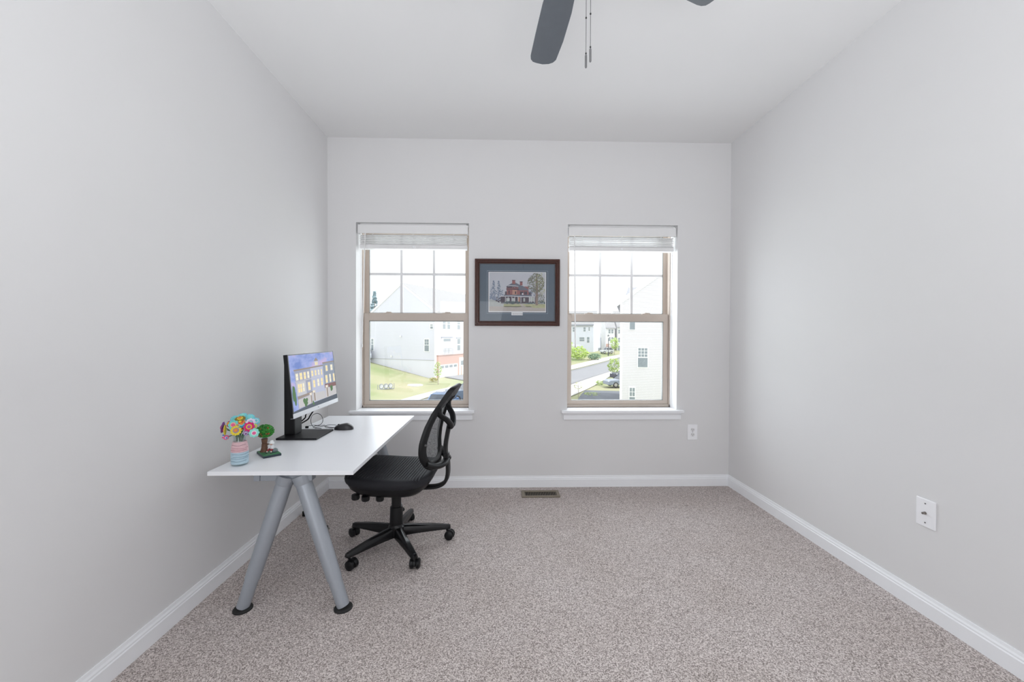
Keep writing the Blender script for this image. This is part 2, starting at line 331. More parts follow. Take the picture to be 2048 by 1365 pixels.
# power cord with its adapter on the carpet
t = thing('power_adapter', (-1.30, 2.66, 0), 'black power adapter and cord on the carpet behind the desk legs', 'adapter')
m = MB(); m.box(-1.314, -1.284, 2.65, 2.69, 0.0, 0.034); ad = m.build('adapter_body', BLACKP, t, bevel=0.004)
m = MB(); m.tube(cat_rom([(-1.29, 2.655, 0.02), (-1.24, 2.62, 0.006), (-1.18, 2.53, 0.006), (-1.11, 2.46, 0.006), (-1.086, 2.452, 0.012)], 6), 0.004, 8); m.build('cord', BLACKP, t, smooth=60)
m = MB(); m.box(-1.09, -1.062, 2.44, 2.466, 0.001, 0.03); pl = m.build('plug', BLACKP, t, bevel=0.003)
m = MB(); m.box(-1.0615, -1.052, 2.446, 2.448, 0.010, 0.018); m.box(-1.0615, -1.052, 2.457, 2.459, 0.010, 0.018); m.build('prong', mat('prong_metal', (0.6, 0.6, 0.6), 0.3, 1.0), pl)

# ------------------------------------------------------------------ monitor
t = thing('monitor', (-1.13, 2.32, DZ), 'black desktop monitor with silver chin showing townhouses at dusk', 'monitor')
m = MB(); m.box(-1.238, -1.016, 2.212, 2.432, DZ, DZ + 0.011); m.build('stand_base', BLACKP, t, bevel=0.002)
m = MB(); m.box(-1.232, -1.172, 2.285, 2.368, DZ + 0.0111, 1.03); m.build('stand_column', BLACKP, t, bevel=0.004)
P0 = Vector((-1.092, 2.118, 0.758)); W = 0.566; Ht = 0.338; th = math.radians(5.5)
ux = Vector((0, 1, 0)); uz = Vector((-math.sin(th), 0, math.cos(th))); un = Vector((math.cos(th), 0, math.sin(th)))
def MP(s_, h_, n_): return P0 + ux * (s_ * W) + uz * (h_ * Ht) + un * n_
def mbox(mb, s0, s1, h0, h1, n0, n1):
    return mb.add([MP(a, b, c) for a in (s0, s1) for b in (h0, h1) for c in (n0, n1)], [(0, 1, 3, 2), (4, 6, 7, 5), (0, 4, 5, 1), (2, 3, 7, 6), (0, 2, 6, 4), (1, 5, 7, 3)])
m = MB(); mbox(m, 0, 1, 0, 1, -0.022, -0.001); mbox(m, 0.2, 0.8, 0.15, 0.85, -0.05, -0.022); hs = m.build('monitor_housing', BLACKP, t, bevel=0.002)
m = MB(); mbox(m, 0.34, 0.46, 0.35, 0.65, -0.078, -0.0502); m.build('mount', BLACKP, hs)
CH = 0.07
m = MB(); mbox(m, 0.0, 1, 0.0, CH, -0.0009, 0.002); mbox(m, 0.0, 1, -0.004, -0.0005, -0.016, 0.002); ch = m.build('chin', mat('silver_chin', (0.72, 0.74, 0.77), 0.35, var=0.01), hs)
m = MB(); mbox(m, 0.488, 0.512, 0.028, 0.048, 0.0021, 0.0024); m.build('chin_badge', mat('badge_grey', (0.35, 0.36, 0.38), 0.3, 0.6), ch)
m = MB(); mbox(m, 0, 0.012, CH, 1, -0.0009, 0.0015); mbox(m, 0.988, 1, CH, 1, -0.0009, 0.0015); mbox(m, 0.012, 0.988, 0.984, 1, -0.0009, 0.0015); m.build('bezel', mat('bezel_dark', (0.05, 0.055, 0.06), 0.3), hs)
# screen picture, flat print of light on the panel
def emitm(name, c, es=1.0):
    m = bpy.data.materials.new(name); m.use_nodes = True; nt = m.node_tree; nt.nodes.clear()
    o = nt.nodes.new('ShaderNodeOutputMaterial'); e = nt.nodes.new('ShaderNodeEmission'); e.inputs[0].default_value = (*c, 1); e.inputs[1].default_value = es
    nt.links.new(e.outputs[0], o.inputs[0]); return m
def skyscreen():
    m = bpy.data.materials.new('screen_dusk_sky'); m.use_nodes = True; nt = m.node_tree; nt.nodes.clear(); L = nt.links.new
    o = nt.nodes.new('ShaderNodeOutputMaterial'); e = nt.nodes.new('ShaderNodeEmission'); tc = nt.nodes.new('ShaderNodeTexCoord'); mp = nt.nodes.new('ShaderNodeMapping'); mp.inputs['Scale'].default_value = (6, 6, 16)
    n = nt.nodes.new('ShaderNodeTexNoise'); n.inputs['Scale'].default_value = 1.0; n.inputs['Detail'].default_value = 6; n.inputs['Roughness'].default_value = 0.6
    r = nt.nodes.new('ShaderNodeValToRGB'); el = r.color_ramp.elements; el[0].position = 0.34; el[0].color = (0.22, 0.30, 0.62, 1); el[1].position = 0.68; el[1].color = (0.66, 0.50, 0.70, 1); k = el.new(0.5); k.color = (0.38, 0.45, 0.78, 1)
    L(tc.outputs['Object'], mp.inputs[0]); L(mp.outputs[0], n.inputs['Vector']); L(n.outputs['Fac'], r.inputs[0]); L(r.outputs[0], e.inputs[0]); L(e.outputs[0], o.inputs[0]); e.inputs[1].default_value = 0.95; return m
SCOL = dict(sky=skyscreen(), b1=emitm('scr_b1', (0.36, 0.38, 0.47)), b2=emitm('scr_b2', (0.50, 0.53, 0.66)), b3=emitm('scr_b3', (0.31, 0.35, 0.42)), brick=emitm('scr_brick', (0.27, 0.17, 0.17)), gar=emitm('scr_gar', (0.56, 0.55, 0.56)), tan=emitm('scr_tan', (0.34, 0.29, 0.26)),
    win=emitm('scr_win', (0.95, 0.78, 0.42)), win2=emitm('scr_win2', (0.9, 0.85, 0.66)), pale=emitm('scr_pale', (0.55, 0.56, 0.60)), hot=emitm('scr_hot', (1.0, 0.85, 0.6)), road=emitm('scr_road', (0.13, 0.15, 0.18)), tree=emitm('scr_tree', (0.13, 0.22, 0.12)), trim=emitm('scr_trim', (0.62, 0.60, 0.60)))
keys = list(SCOL); m = MB()
def spoly(k, pts, lay):
    m.mi = keys.index(k); pts = [(min(max(a, 0.0), 1.0), min(max(b, 0.0), 1.0)) for a, b in pts]
    m.face([MP(0.012 + 0.976 * a, 0.984 - (0.984 - CH) * b, 0.0002 + 0.00006 * lay) for a, b in pts])
def srect(k, a, b, c, d, lay): spoly(k, [(a, b), (c, b), (c, d), (a, d)], lay)
srect('sky', 0, 0, 1, 1, 0)
spoly('b1', [(.081, .258), (.409, .25), (.419, .93), (.1, .95)], 1); spoly('b2', [(.409, .257), (.701, .248), (.705, .93), (.411, .93)], 2); spoly('b3', [(.705, .204), (1, .195), (1, .93), (.708, .93)], 1)
spoly('b2', [(.506, .147), (.606, .146), (.605, .254), (.513, .252)], 1); spoly('tan', [(.502, .147), (.557, .079), (.609, .147)], 1); srect('win', .529, .165, .55, .23, 3); srect('win', .562, .165, .583, .23, 3)
spoly('tan', [(.07, .254), (.705, .243), (.705, .268), (.075, .281)], 3); spoly('tan', [(.7, .195), (1, .188), (1, .212), (.7, .22)], 3)
srect('trim', .081, .464, .41, .474, 3); srect('trim', .41, .455, .70, .463, 3)
spoly('brick', [(.705, .64), (1, .645), (1, .725), (.705, .716)], 3); spoly('gar', [(.71, .72), (1, .725), (1, .905), (.708, .915)], 3)
spoly('tan', [(.1, .735), (.412, .707), (.42, .748), (.105, .779)], 4); spoly('gar', [(.108, .79), (.346, .766), (.349, .925), (.108, .94)], 3)
srect('pale', .097, .48, .286, .722, 4); spoly('gar', [(.48, .755), (.696, .765), (.70, .912), (.478, .908)], 4)
for i, (a, b, c, d) in enumerate([(.106, .336, .144, .442), (.182, .332, .224, .441), (.263, .331, .299, .445), (.337, .33, .371, .441), (.427, .327, .458, .426), (.504, .328, .532, .422), (.578, .329, .603, .424), (.65, .329, .672, .432), (.774, .273, .816, .376), (.902, .272, .95, .376), (.128, .521, .155, .664), (.169, .522, .201, .666), (.221, .521, .248, .663), (.331, .528, .372, .667), (.444, .512, .481, .64), (.541, .506, .579, .636), (.629, .504, .665, .637), (.748, .471, .792, .615), (.85, .465, .882, .615), (.95, .467, .983, .615)]):
    srect('trim', a - .008, b - .012, c + .008, d + .012, 5); srect('win' if i % 3 else 'win2', a, b, c, d, 6); srect('trim', a, (b + d) / 2 - .005, c, (b + d) / 2 + .005, 7)
for a, b, c, d in ((.348, .735, .392, .914), (.42, .705, .47, .899), (.731, .675, .783, .90)): srect('trim', a - .008, b - .01, c + .008, d, 5); srect('hot', a + .004, b, c - .02, b + .03, 7); srect('tan', a + .012, b + .04, c - .008, d, 6)
spoly('road', [(0, .968), (.41, .923), (1, .905), (1, 1), (0, 1)], 8)
def blob(k, cx_, cy_, rx, ry, lay, n=14):
    for q in range(9):
        a = random.uniform(0, 6.28); rr = random.uniform(0, 0.75); x = cx_ + math.cos(a) * rx * rr; y = cy_ + math.sin(a) * ry * rr; s2 = random.uniform(0.28, 0.5)
        spoly(k, [(x + rx * s2 * math.cos(6.283 * j / n), y + ry * s2 * math.sin(6.283 * j / n)) for j in range(n)], lay + q * 0.05)
blob('tree', .045, .73, .045, .23, 9); blob('tree', .25, .885, .06, .09, 9); blob('tree', .885, .745, .045, .07, 9); blob('tree', .40, .93, .03, .04, 9)
m.build('screen', [SCOL[k] for k in keys], hs)
for pts in ([(-1.15, 2.42, 0.765), (-1.1746, 2.42, .7206), (-1.1796, 2.42, .7012), (-1.200, 2.40, .678)], [(-1.125, 2.44, 0.765), (-1.1362, 2.42, .7349), (-1.1513, 2.42, .7112), (-1.1647, 2.42, .691), (-1.200, 2.40, .668)]):
    m = MB(); m.tube(cat_rom(pts, 6), 0.004, 8); m.build('cable', BLACKP, t, smooth=60)

# ------------------------------------------------------------------ mouse
t = thing('computer_mouse', (-0.968, 2.47, DZ), 'black corded computer mouse on the white desk', 'mouse')
MOUSE = mat('mouse_black', (0.02, 0.019, 0.022), 0.35, var=0.15)
def mfn(u, v):
    a = 2 * math.pi * u; b = (math.pi / 2) * v
    x = math.cos(a); y = math.sin(a); k = math.cos(b) ** 0.6
    hx = 0.058 * (abs(x) ** 0.85) * (1 if x > 0 else -1); hy = 0.031 * (abs(y) ** 0.8) * (1 if y > 0 else -1)
    lx = hx * k; top = 0.0365 * (1 - 0.32 * max(0, -(lx - 0.012) / 0.07) - 0.25 * max(0, (lx - 0.012) / 0.046) ** 2)
    return Vector((-0.968 + lx, 2.47 + hy * k, DZ + 0.001 + top * math.sin(b) ** 0.75))
m = MB(); m.grid(mfn, 40, 12, cu=True); m.face([mfn(i / 40, 0) for i in range(39, -1, -1)]); bd = m.build('mouse_body', MOUSE, t, smooth=60)
m = MB(); m.cyl((-1.000, 2.467, DZ + 0.0265), (-1.000, 2.473, DZ + 0.0265), 0.0065, n=14); m.build('scroll_wheel', BLACKG, bd, smooth=40)
A = [(-1.024, 2.475, .632), (-1.05, 2.49, .6235), (-1.089, 2.5, .6245), (-1.096, 2.5, .632), (-1.0773, 2.5, .640), (-1.0514, 2.5, .6415), (-1.0341, 2.51, .637), (-1.0298, 2.51, .630), (-1.045, 2.505, .6235), (-1.07, 2.5, .627), (-1.098, 2.5, .633), (-1.138, 2.5, .628), (-1.160, 2.5, .6235), (-1.174, 2.5, .6358), (-1.1817, 2.5, .6533), (-1.1834, 2.5, .6725), (-1.179, 2.5, .6918), (-1.1669, 2.5, .7057), (-1.1427, 2.5, .7127), (-1.1221, 2.5, .7021), (-1.1118, 2.5, .6846), (-1.1092, 2.5, .6706), (-1.1136, 2.5, .6548), (-1.1257, 2.5, .6426), (-1.1429, 2.5, .6374), (-1.1671, 2.5, .6392), (-1.20, 2.5, .6337)]
m = MB(); m.tube(cat_rom(A, 8), 0.0016, 6); m.build('cord', BLACKP, t, smooth=60)
B = [(-1.098, 2.505, .638), (-1.125, 2.51, .634), (-1.155, 2.51, .633), (-1.17, 2.51, .628), (-1.15, 2.49, .6235), (-1.11, 2.48, .6235)]
m = MB(); m.tube(cat_rom(B, 8), 0.0016, 6); m.build('cord', BLACKP, t, smooth=60)
m = MB(); m.box(-1.216, -1.198, 2.494, 2.506, DZ + 0.001, DZ + 0.014); m.build('connector', BLACKP, t, bevel=0.002)

# ------------------------------------------------------------------ office chair
CX, CY = -0.596, 2.273; yaw = math.radians(-4)
t = thing('office_chair', (CX, CY, 0), 'black mesh back swivel office chair pushed under the desk', 'chair', rz=yaw)   # local +x points backwards, +y to the far side
star = math.radians(86.5) - yaw; CR = 0.287
ARM = BLACKG
m = MB(); m.lathe([(0.030, 0.062), (0.044, 0.070), (0.046, 0.115), (0.040, 0.122), (0.037, 0.128)], n=24); hub = m.build('base_hub', ARM, t, True, smooth=40)
def caster(px, py, ang):
    c = Vector((px, py, 0)); R3 = Matrix.Rotation(ang, 3, 'Z'); r = 0.0255
    def q(x, y, z): return c + R3 @ Vector((x, y, z))
    m = MB(); m.tube([q(0, 0, 0.085), q(0, 0, 0.05)], 0.007, 10); off = 0.016
    # hood
    pr = [(off + (r + 0.002) * math.cos(a), 0.0265 + (r + 0.002) * math.sin(a)) for a in [math.radians(k) for k in range(-20, 205, 15)]]
    vs = [q(x, -0.006, z) for x, z in pr] + [q(x, 0.006, z) for x, z in pr]; n = len(pr)
    m.add(vs, [tuple(range(n - 1, -1, -1)), tuple(range(n, 2 * n))] + [(i, (i + 1) % n, n + (i + 1) % n, n + i) for i in range(n)])
    cs = m.build('caster', BLACKP, t, True, smooth=40)
    for sgn in (-1, 1):
        m = MB(); m.tube([q(off, sgn * 0.007, 0.0265), q(off, sgn * 0.010, 0.0265), q(off, sgn * 0.022, 0.0265), q(off, sgn * 0.027, 0.0265)], [r - 0.002, r, r, r - 0.007], 20); m.build('wheel', BLACKP, cs, True, smooth=40)
for k in range(5):
    a = star + k * 2 * math.pi / 5; d = Vector((math.cos(a), math.sin(a), 0)); n_ = Vector((-d.y, d.x, 0))
    sec = []
    for r_, w_, zt, zb in ((0.030, 0.024, 0.118, 0.062), (0.10, 0.0225, 0.112, 0.066), (0.20, 0.020, 0.100, 0.066), (0.27, 0.0185, 0.088, 0.064), (0.298, 0.016, 0.083, 0.063), (0.306, 0.010, 0.080, 0.064)):
        p = d * r_
        sec.append([p + n_ * w_ + Vector((0, 0, zb)), p + n_ * w_ * 0.95 + Vector((0, 0, zt - 0.012)), p + n_ * w_ * 0.5 + Vector((0, 0, zt)), p - n_ * w_ * 0.5 + Vector((0, 0, zt)), p - n_ * w_ * 0.95 + Vector((0, 0, zt - 0.012)), p - n_ * w_ + Vector((0, 0, zb))])
    m = MB(); vs = [v for s_ in sec for v in s_]; fs = []
    for i in range(len(sec) - 1):
        for j in range(6): fs.append((i * 6 + j, i * 6 + (j + 1) % 6, (i + 1) * 6 + (j + 1) % 6, (i + 1) * 6 + j))
    fs += [tuple(range(5, -1, -1)), tuple((len(sec) - 1) * 6 + j for j in range(6))]
    m.add(vs, fs); m.build('base_leg', ARM, t, True, smooth=50)
    caster(d.x * CR, d.y * CR, a + [0.9, -0.3, 1.9, 2.6, -0.5][k])
m = MB(); m.lathe([(0.036, 0.125), (0.037, 0.13), (0.0345, 0.222), (0.0335, 0.226), (0.030, 0.227)], n=28); m.build('cylinder_cover', BLACKP, t, True, smooth=40)
m = MB(); m.lathe([(0.027, 0.226), (0.026, 0.345)], n=24); m.build('gas_cylinder', BLACKP, t, True, smooth=40)
# seat pan with the plastic underside
SA, SB, SV = -0.235, 0.215, 0.222
def sq(u, v, e=4.0):    # unit disc to rounded square
    a = 2 * math.pi * u; c, s_ = math.cos(a), math.sin(a); k = (abs(c) ** e + abs(s_) ** e) ** (-1 / e); return c * k * v, s_ * k * v
def dish(x): return 0.012 * ((x - 0.03) / 0.22) ** 2 * (1 if x < 0.03 else 0.4)
def ring(sc_, z, off=0.0):
    out = []
    for i in range(56):
        a, b = sq(i / 56, sc_); x = (SA + SB) / 2 + a * (SB - SA) / 2; y = b * SV; out.append(Vector((x + off, y, z + dish(x))))
    return out
def loft(m, rings):
    n = len(rings[0]); vs = [p for r_ in rings for p in r_]; fs = [(i * n + j, i * n + (j + 1) % n, (i + 1) * n + (j + 1) % n, (i + 1) * n + j) for i in range(len(rings) - 1) for j in range(n)]
    fs += [tuple(range(n - 1, -1, -1)), tuple((len(rings) - 1) * n + j for j in range(n))]; m.add(vs, fs)
m = MB(); loft(m, [ring(0.55, 0.343), ring(0.80, 0.347), ring(0.93, 0.372), ring(0.985, 0.398)]); m.build('seat_pan', BLACKP, t, True, smooth=35)
m = MB(); loft(m, [ring(0.985, 0.3985), ring(1.02, 0.408), ring(1.03, 0.425), ring(1.01, 0.440), ring(0.96, 0.447), ring(0.85, 0.4475), ring(0.6, 0.446), ring(0.3, 0.445)]); m.build('seat_cushion', FABRIC, t, True, smooth=50)
for k in range(25):     # quilted ribs across the cushion top
    x = SA + 0.045 + k * (SB - SA - 0.075) / 24; z = 0.4462 + dish(x)
    m = MB(); m.tube([(x, -SV * 0.93, z - 0.003), (x, -SV * 0.8, z + 0.0005), (x, 0, z), (x, SV * 0.8, z + 0.0005), (x, SV * 0.93, z - 0.003)], [0.003, 0.0042, 0.004, 0.0042, 0.003], 6); m.build('rib', FABRIC, t, True, smooth=60)
m = MB(); m.box(-0.09, 0.10, -0.07, 0.07, 0.325, 0.347); m.build('tilt_mechanism', BLACKP, t, True, bevel=0.006)
for x, y in ((-0.165, -0.16), (-0.105, -0.175), (-0.03, -0.17), (-0.19, -0.06)):
    m = MB(); m.lathe([(0.021, 0.352), (0.021, 0.332), (0.018, 0.327)], (x, y, 0), 20); m.build('knob', BLACKP, t, True, smooth=40)
# backrest
U0 = [(0.44, 0.238), (0.50, 0.230), (0.58, 0.229), (0.64, 0.236), (0.72, 0.252), (0.79, 0.276), (0.86, 0.311), (0.93, 0.352)]
HWT = [(0.458, 0.0), (0.462, 0.07), (0.475, 0.115), (0.50, 0.155), (0.55, 0.196), (0.61, 0.212), (0.67, 0.207), (0.74, 0.186), (0.80, 0.160), (0.86, 0.128), (0.895, 0.114), (0.914, 0.096), (0.921, 0.060), (0.922, 0.0)]
def back_u(v, h): return lerp_tab(U0, h) - 0.036 * (v / 0.21) ** 2
side = [(w_, h) for h, w_ in HWT]
loop = [(w_, h) for w_, h in side] + [(-w_, h) for w_, h in reversed(side[1:-1])]
lp = cat_rom([(0, a, b) for a, b in loop], 4, closed=True)
cen = Vector((0, 0, 0.67)); vs = []; N = len(lp)
for i, p in enumerate(lp):
    q0 = lp[(i - 1) % N]; q1 = lp[(i + 1) % N]; tg = (q1 - q0).normalized(); inn = Vector((0, -tg.z, tg.y))
    if inn.dot(cen - p) < 0: inn = -inn
    wd = 0.038 + 0.010 * max(0, (p.z - 0.80) / 0.04) + 0.012 * max(0, (0.52 - p.z) / 0.06)
    tk = 1.0 + 0.7 * max(0, min(1, (p.z - 0.82) / 0.06))
    for a, dn in ((0.0, -0.010), (-0.003, 0.003 * tk), (0.004, 0.013 * tk), (wd * 0.8, 0.015 * tk), (wd, 0.006), (wd, -0.008)):
        q_ = p + inn * a; vs.append(Vector((back_u(q_.y, q_.z) + dn, q_.y, q_.z)))
fs = [(i * 6 + j, i * 6 + (j + 1) % 6, ((i + 1) % N) * 6 + (j + 1) % 6, ((i + 1) % N) * 6 + j) for i in range(N) for j in range(6)]
m = MB(); m.add(vs, fs); bf = m.build('back_frame', BLACKP, t, True, smooth=50)
MESH = meshmat('chair_mesh', (0.09, 0.094, 0.10), 0.43)
m = MB()
def bfn(u, v):
    h = 0.472 + v * 0.436; w_ = lerp_tab(HWT, h) - 0.004; y = (2 * u - 1) * w_; return Vector((back_u(y, h) - 0.006, y, h))
m.grid(bfn, 16, 20); m.build('back_mesh', MESH, bf, True, smooth=60)
# spine with its forked arms
def bar(pts, ws, ds, name, par):
    pts = cat_rom(pts, 6); n = len(pts); m = MB(); vs = []
    for i, p in enumerate(pts):
        a = pts[max(i - 1, 0)]; b = pts[min(i + 1, n - 1)]; tg = (b - a).normalized(); f = i / (n - 1) * (len(ws) - 1); k = min(int(f), len(ws) - 2); fr_ = f - k
        w_ = ws[k] + (ws[k + 1] - ws[k]) * fr_; d_ = ds[k] + (ds[k + 1] - ds[k]) * fr_
        y = Vector((0, 1, 0)); y = (y - tg * y.dot(tg)).normalized(); x = y.cross(tg).normalized()
        for cy, cx_ in ((-1, -0.7), (-0.7, -1), (0.7, -1), (1, -0.7), (1, 0.7), (0.7, 1), (-0.7, 1), (-1, 0.7)): vs.append(p + y * w_ * cy + x * d_ * cx_)
    fs = [(i * 8 + j, i * 8 + (j + 1) % 8, (i + 1) * 8 + (j + 1) % 8, (i + 1) * 8 + j) for i in range(n - 1) for j in range(8)] + [tuple(range(7, -1, -1)), tuple((n - 1) * 8 + j for j in range(8))]
    m.add(vs, fs); return m.build(name, BLACKP, par, True, smooth=50)
sp = bar([(0.306, 0, 0.705), (0.292, 0, 0.64), (0.282, 0, 0.57), (0.284, 0, 0.50)], [0.020, 0.019, 0.021, 0.026], [0.012, 0.011, 0.011, 0.010], 'spine', t)
bar([(0.289, 0, 0.535), (0.296, 0, 0.47), (0.295, 0, 0.415), (0.280, 0, 0.372), (0.245, 0, 0.349), (0.19, 0, 0.340), (0.09, 0, 0.338)], [0.028, 0.028, 0.028, 0.028, 0.028, 0.028], [0.011, 0.010, 0.010, 0.009, 0.008, 0.007], 'back_bar', t)
for sg in (-1, 1):
    m = MB(); P_ = cat_rom([(0.309, sg * 0.004, 0.683), (0.318, sg * 0.032, 0.700), (0.306, sg * 0.078, 0.738), (0.274, sg * 0.122, 0.778), (0.280, sg * 0.120, 0.825)], 6)
    m.tube(P_, [0.019] * 5 + [0.017] * (len(P_) - 10) + [0.015, 0.014, 0.013, 0.012, 0.010], 10, flat=0.8); m.build('fork_arm', BLACKP, sp, True, smooth=60)
    m = MB(); P_ = cat_rom([(0.290, sg * 0.006, 0.503), (0.282, sg * 0.06, 0.492), (0.252, sg * 0.115, 0.495), (0.212, sg * 0.163, 0.520)], 6)
    m.tube(P_, 0.021, 12, flat=0.75); m.build('lower_arm', BLACKP, sp, True, smooth=60)
for z in (0.63,):
    m = MB(); m.cyl((back_u(-0.19, z) + 0.010, -0.196, z), (back_u(-0.19, z) + 0.018, -0.198, z), 0.006, 0.005, 12); m.build('screw_cap', mat('screw_grey', (0.10, 0.10, 0.105), 0.3), bf, True)

# ------------------------------------------------------------------ ceiling fan
FX, FY, FZ = 0.235, 1.26, 2.47
FANM = mat('fan_blade_grey', (0.10, 0.113, 0.132), 0.45, var=0.08, vscale=30); FANB = mat('fan_metal_black', (0.03, 0.03, 0.032), 0.35, 0.4)
t = thing('ceiling_fan', (FX, FY, H), 'dark grey ceiling fan with pull chains hanging from the ceiling', 'ceiling fan')
m = MB(); m.lathe([(0.0, H - 0.001), (0.072, H - 0.001), (0.072, H - 0.02), (0.05, H - 0.055), (0.018, H - 0.065)][1:], (FX, FY, 0), 32); m.build('canopy', FANB, t, smooth=40)
m = MB(); m.cyl((FX, FY, H - 0.06), (FX, FY, 2.58), 0.013, n=16); m.build('downrod', FANB, t, smooth=40)
m = MB(); m.lathe([(0.03, 2.60), (0.085, 2.585), (0.11, 2.555), (0.115, 2.50), (0.10, 2.475), (0.075, 2.465)], (FX, FY, 0), 40); m.build('motor_housing', FANB, t, smooth=40)
m = MB(); m.lathe([(0.07, 2.4645), (0.062, 2.44), (0.058, 2.385), (0.045, 2.372), (0.02, 2.368)], (FX, FY, 0), 32); m.build('switch_housing', FANB, t, smooth=40)
for k in range(5):
    a = math.radians(94.3) + k * 2 * math.pi / 5; d = Vector((math.cos(a), math.sin(a), 0)); n_ = Vector((-d.y, d.x, 0)); tilt = math.radians(11)
    out = [(0.18, 0.050), (0.30, 0.058), (0.45, 0.061), (0.585, 0.062), (0.605, 0.058), (0.617, 0.047), (0.619, 0.030), (0.617, 0.0), (0.604, -0.028), (0.588, -0.045), (0.566, -0.055), (0.45, -0.0615), (0.30, -0.060), (0.18, -0.050)]
    m = MB(); pts = [Vector((FX, FY, FZ)) + d * r_ + n_ * (w_ * math.cos(tilt)) + Vector((0, 0, w_ * math.sin(tilt))) for r_, w_ in out]
    m.extrude(pts, (0, 0, 0.006)); bl = m.build('blade', FANM, t, bevel=0.0015)
    m = MB(); m.tube([Vector((FX, FY, FZ + 0.012)) + d * 0.09, Vector((FX, FY, FZ - 0.004)) + d * 0.15, Vector((FX, FY, FZ - 0.004)) + d * 0.22], [0.014, 0.016, 0.012], 10, flat=0.5); m.build('blade_iron', FANB, bl, smooth=50)
CHM = mat('chain_metal', (0.14, 0.14, 0.145), 0.5, 0.2); PENM = mat('pendant_grey', (0.15, 0.15, 0.155), 0.55)
for x, y, zb, k1 in ((0.2685, 1.28, 2.056, 0.160), (0.275, 1.245, 2.051, 0.150)):
    zt = 2.40; m = MB(); z = zb + 0.046
    while z < zt: m.sphere((x, y, z), 0.0014, 6, 4); z += 0.0036
    m.cyl((x, y, zb + 0.043), (x, y, zt), 0.0004, n=4); chn = m.build('pull_chain', CHM, t, smooth=60)
    m = MB(); m.lathe([(0.0012, 0.044), (0.0034, 0.040), (0.0036, 0.036), (0.0036, 0.004), (0.0025, 0.001), (0.001, 0.0)], (x, y, zb), 12); m.build('pendant', PENM, chn, smooth=50)
    for zz in (zb + 0.047, zb + k1):
        m = MB(); m.sphere((x, y, zz), 0.0028, 8, 6, (1, 1, 1.3)); m.build('bell_connector', FANB, chn, smooth=60)

# ------------------------------------------------------------------ outlet, cable plate, floor register
PLATE = mat('plate_white', (0.92, 0.925, 0.95), 0.3); SLOT = mat('slot_dark', (0.03, 0.03, 0.03), 0.6); SCREW = mat('plate_screw', (0.45, 0.45, 0.45), 0.35, 0.6)
ox, oz = 1.5316, 0.4315
t = thing('wall_outlet', (ox, D, oz), 'white duplex outlet low on the wall right of the windows', 'outlet')
m = MB(); m.box(ox - 0.0405, ox + 0.0405, D - 0.006, D, oz - 0.061, oz + 0.061); m.build('cover_plate', PLATE, t, bevel=0.004)
for dz in (-0.0195, 0.0195):
    m = MB(); m.extrude([(ox + 0.0165 * math.cos(a) , D - 0.0062, oz + dz + max(-0.0135, min(0.0135, 0.0165 * math.sin(a)))) for a in [k * math.pi / 12 for k in range(24)]], (0, -0.002, 0)); rc = m.build('receptacle', mat('receptacle_white', (0.80, 0.80, 0.81), 0.3), t)
    for dx, hh in ((-0.0063, 0.0052), (0.0063, 0.0042)):
        m = MB(); m.box(ox + dx - 0.0014, ox + dx + 0.0014, D - 0.0086, D - 0.0083, oz + dz - 0.001, oz + dz + hh * 1.7); m.build('slot', SLOT, rc)
    m = MB(); m.cyl((ox, D - 0.0083, oz + dz - 0.008), (ox, D - 0.0086, oz + dz - 0.008), 0.0028, n=12); m.build('slot', SLOT, rc)
m = MB(); m.cyl((ox, D - 0.006, oz), (ox, D - 0.0075, oz), 0.003, n=12); m.build('screw', SCREW, t)
py, pz = 1.656, 0.439
t = thing('cable_plate', (XR, py, pz), 'white coax cable plate on the right wall', 'wall plate')
m = MB(); m.box(XR - 0.006, XR, py - 0.0395, py + 0.0395, pz - 0.0605, pz + 0.0605); m.build('cover_plate', PLATE, t, bevel=0.004)
m = MB(); m.cyl((XR - 0.0062, py, pz), (XR - 0.009, py, pz), 0.0065, n=6); m.cyl((XR - 0.009, py, pz), (XR - 0.019, py, pz), 0.0045, n=14); m.build('coax_connector', mat('coax_metal', (0.28, 0.26, 0.24), 0.3, 0.9), t)
for dz in (-0.041, 0.041):
    m = MB(); m.cyl((XR - 0.0062, py, pz + dz), (XR - 0.0075, py, pz + dz), 0.003, n=12); m.build('screw', mat('dark_screw', (0.2, 0.2, 0.2), 0.4, 0.5), t)
VENT = mat('vent_bronze', (0.235, 0.20, 0.15), 0.45, 0.3, var=0.1, vscale=60); VD = mat('vent_dark', (0.012, 0.010, 0.008), 0.8)
vx0, vx1, vy0, vy1 = 0.155, 0.441, 2.930, 3.054
t = thing('floor_register', ((vx0 + vx1) / 2, (vy0 + vy1) / 2, 0), 'bronze metal floor register in the carpet below the picture', 'floor vent')
m = MB(); m.box(vx0 + 0.012, vx1 - 0.012, vy0 + 0.012, vy1 - 0.012, 0.0005, 0.002); m.build('duct_opening', VD, t)
m = MB(); m.box(vx0, vx0 + 0.022, vy0, vy1, 0.001, 0.008); m.box(vx1 - 0.022, vx1, vy0, vy1, 0.001, 0.008); m.box(vx0 + 0.022, vx1 - 0.022, vy0, vy0 + 0.024, 0.001, 0.008); m.box(vx0 + 0.022, vx1 - 0.022, vy1 - 0.024, vy1, 0.001, 0.008); m.build('register_frame', VENT, t, bevel=0.002)
for k in range(19):
    x = vx0 + 0.030 + k * (vx1 - vx0 - 0.060) / 18; m = MB(); m.extrude([(x - 0.0017, vy0 + 0.024, 0.0022), (x + 0.0017, vy0 + 0.024, 0.0022), (x + 0.0017, vy0 + 0.024, 0.0050), (x - 0.0017, vy0 + 0.024, 0.0062)], (0, vy1 - vy0 - 0.048, 0)); m.build('slat', VENT, t)

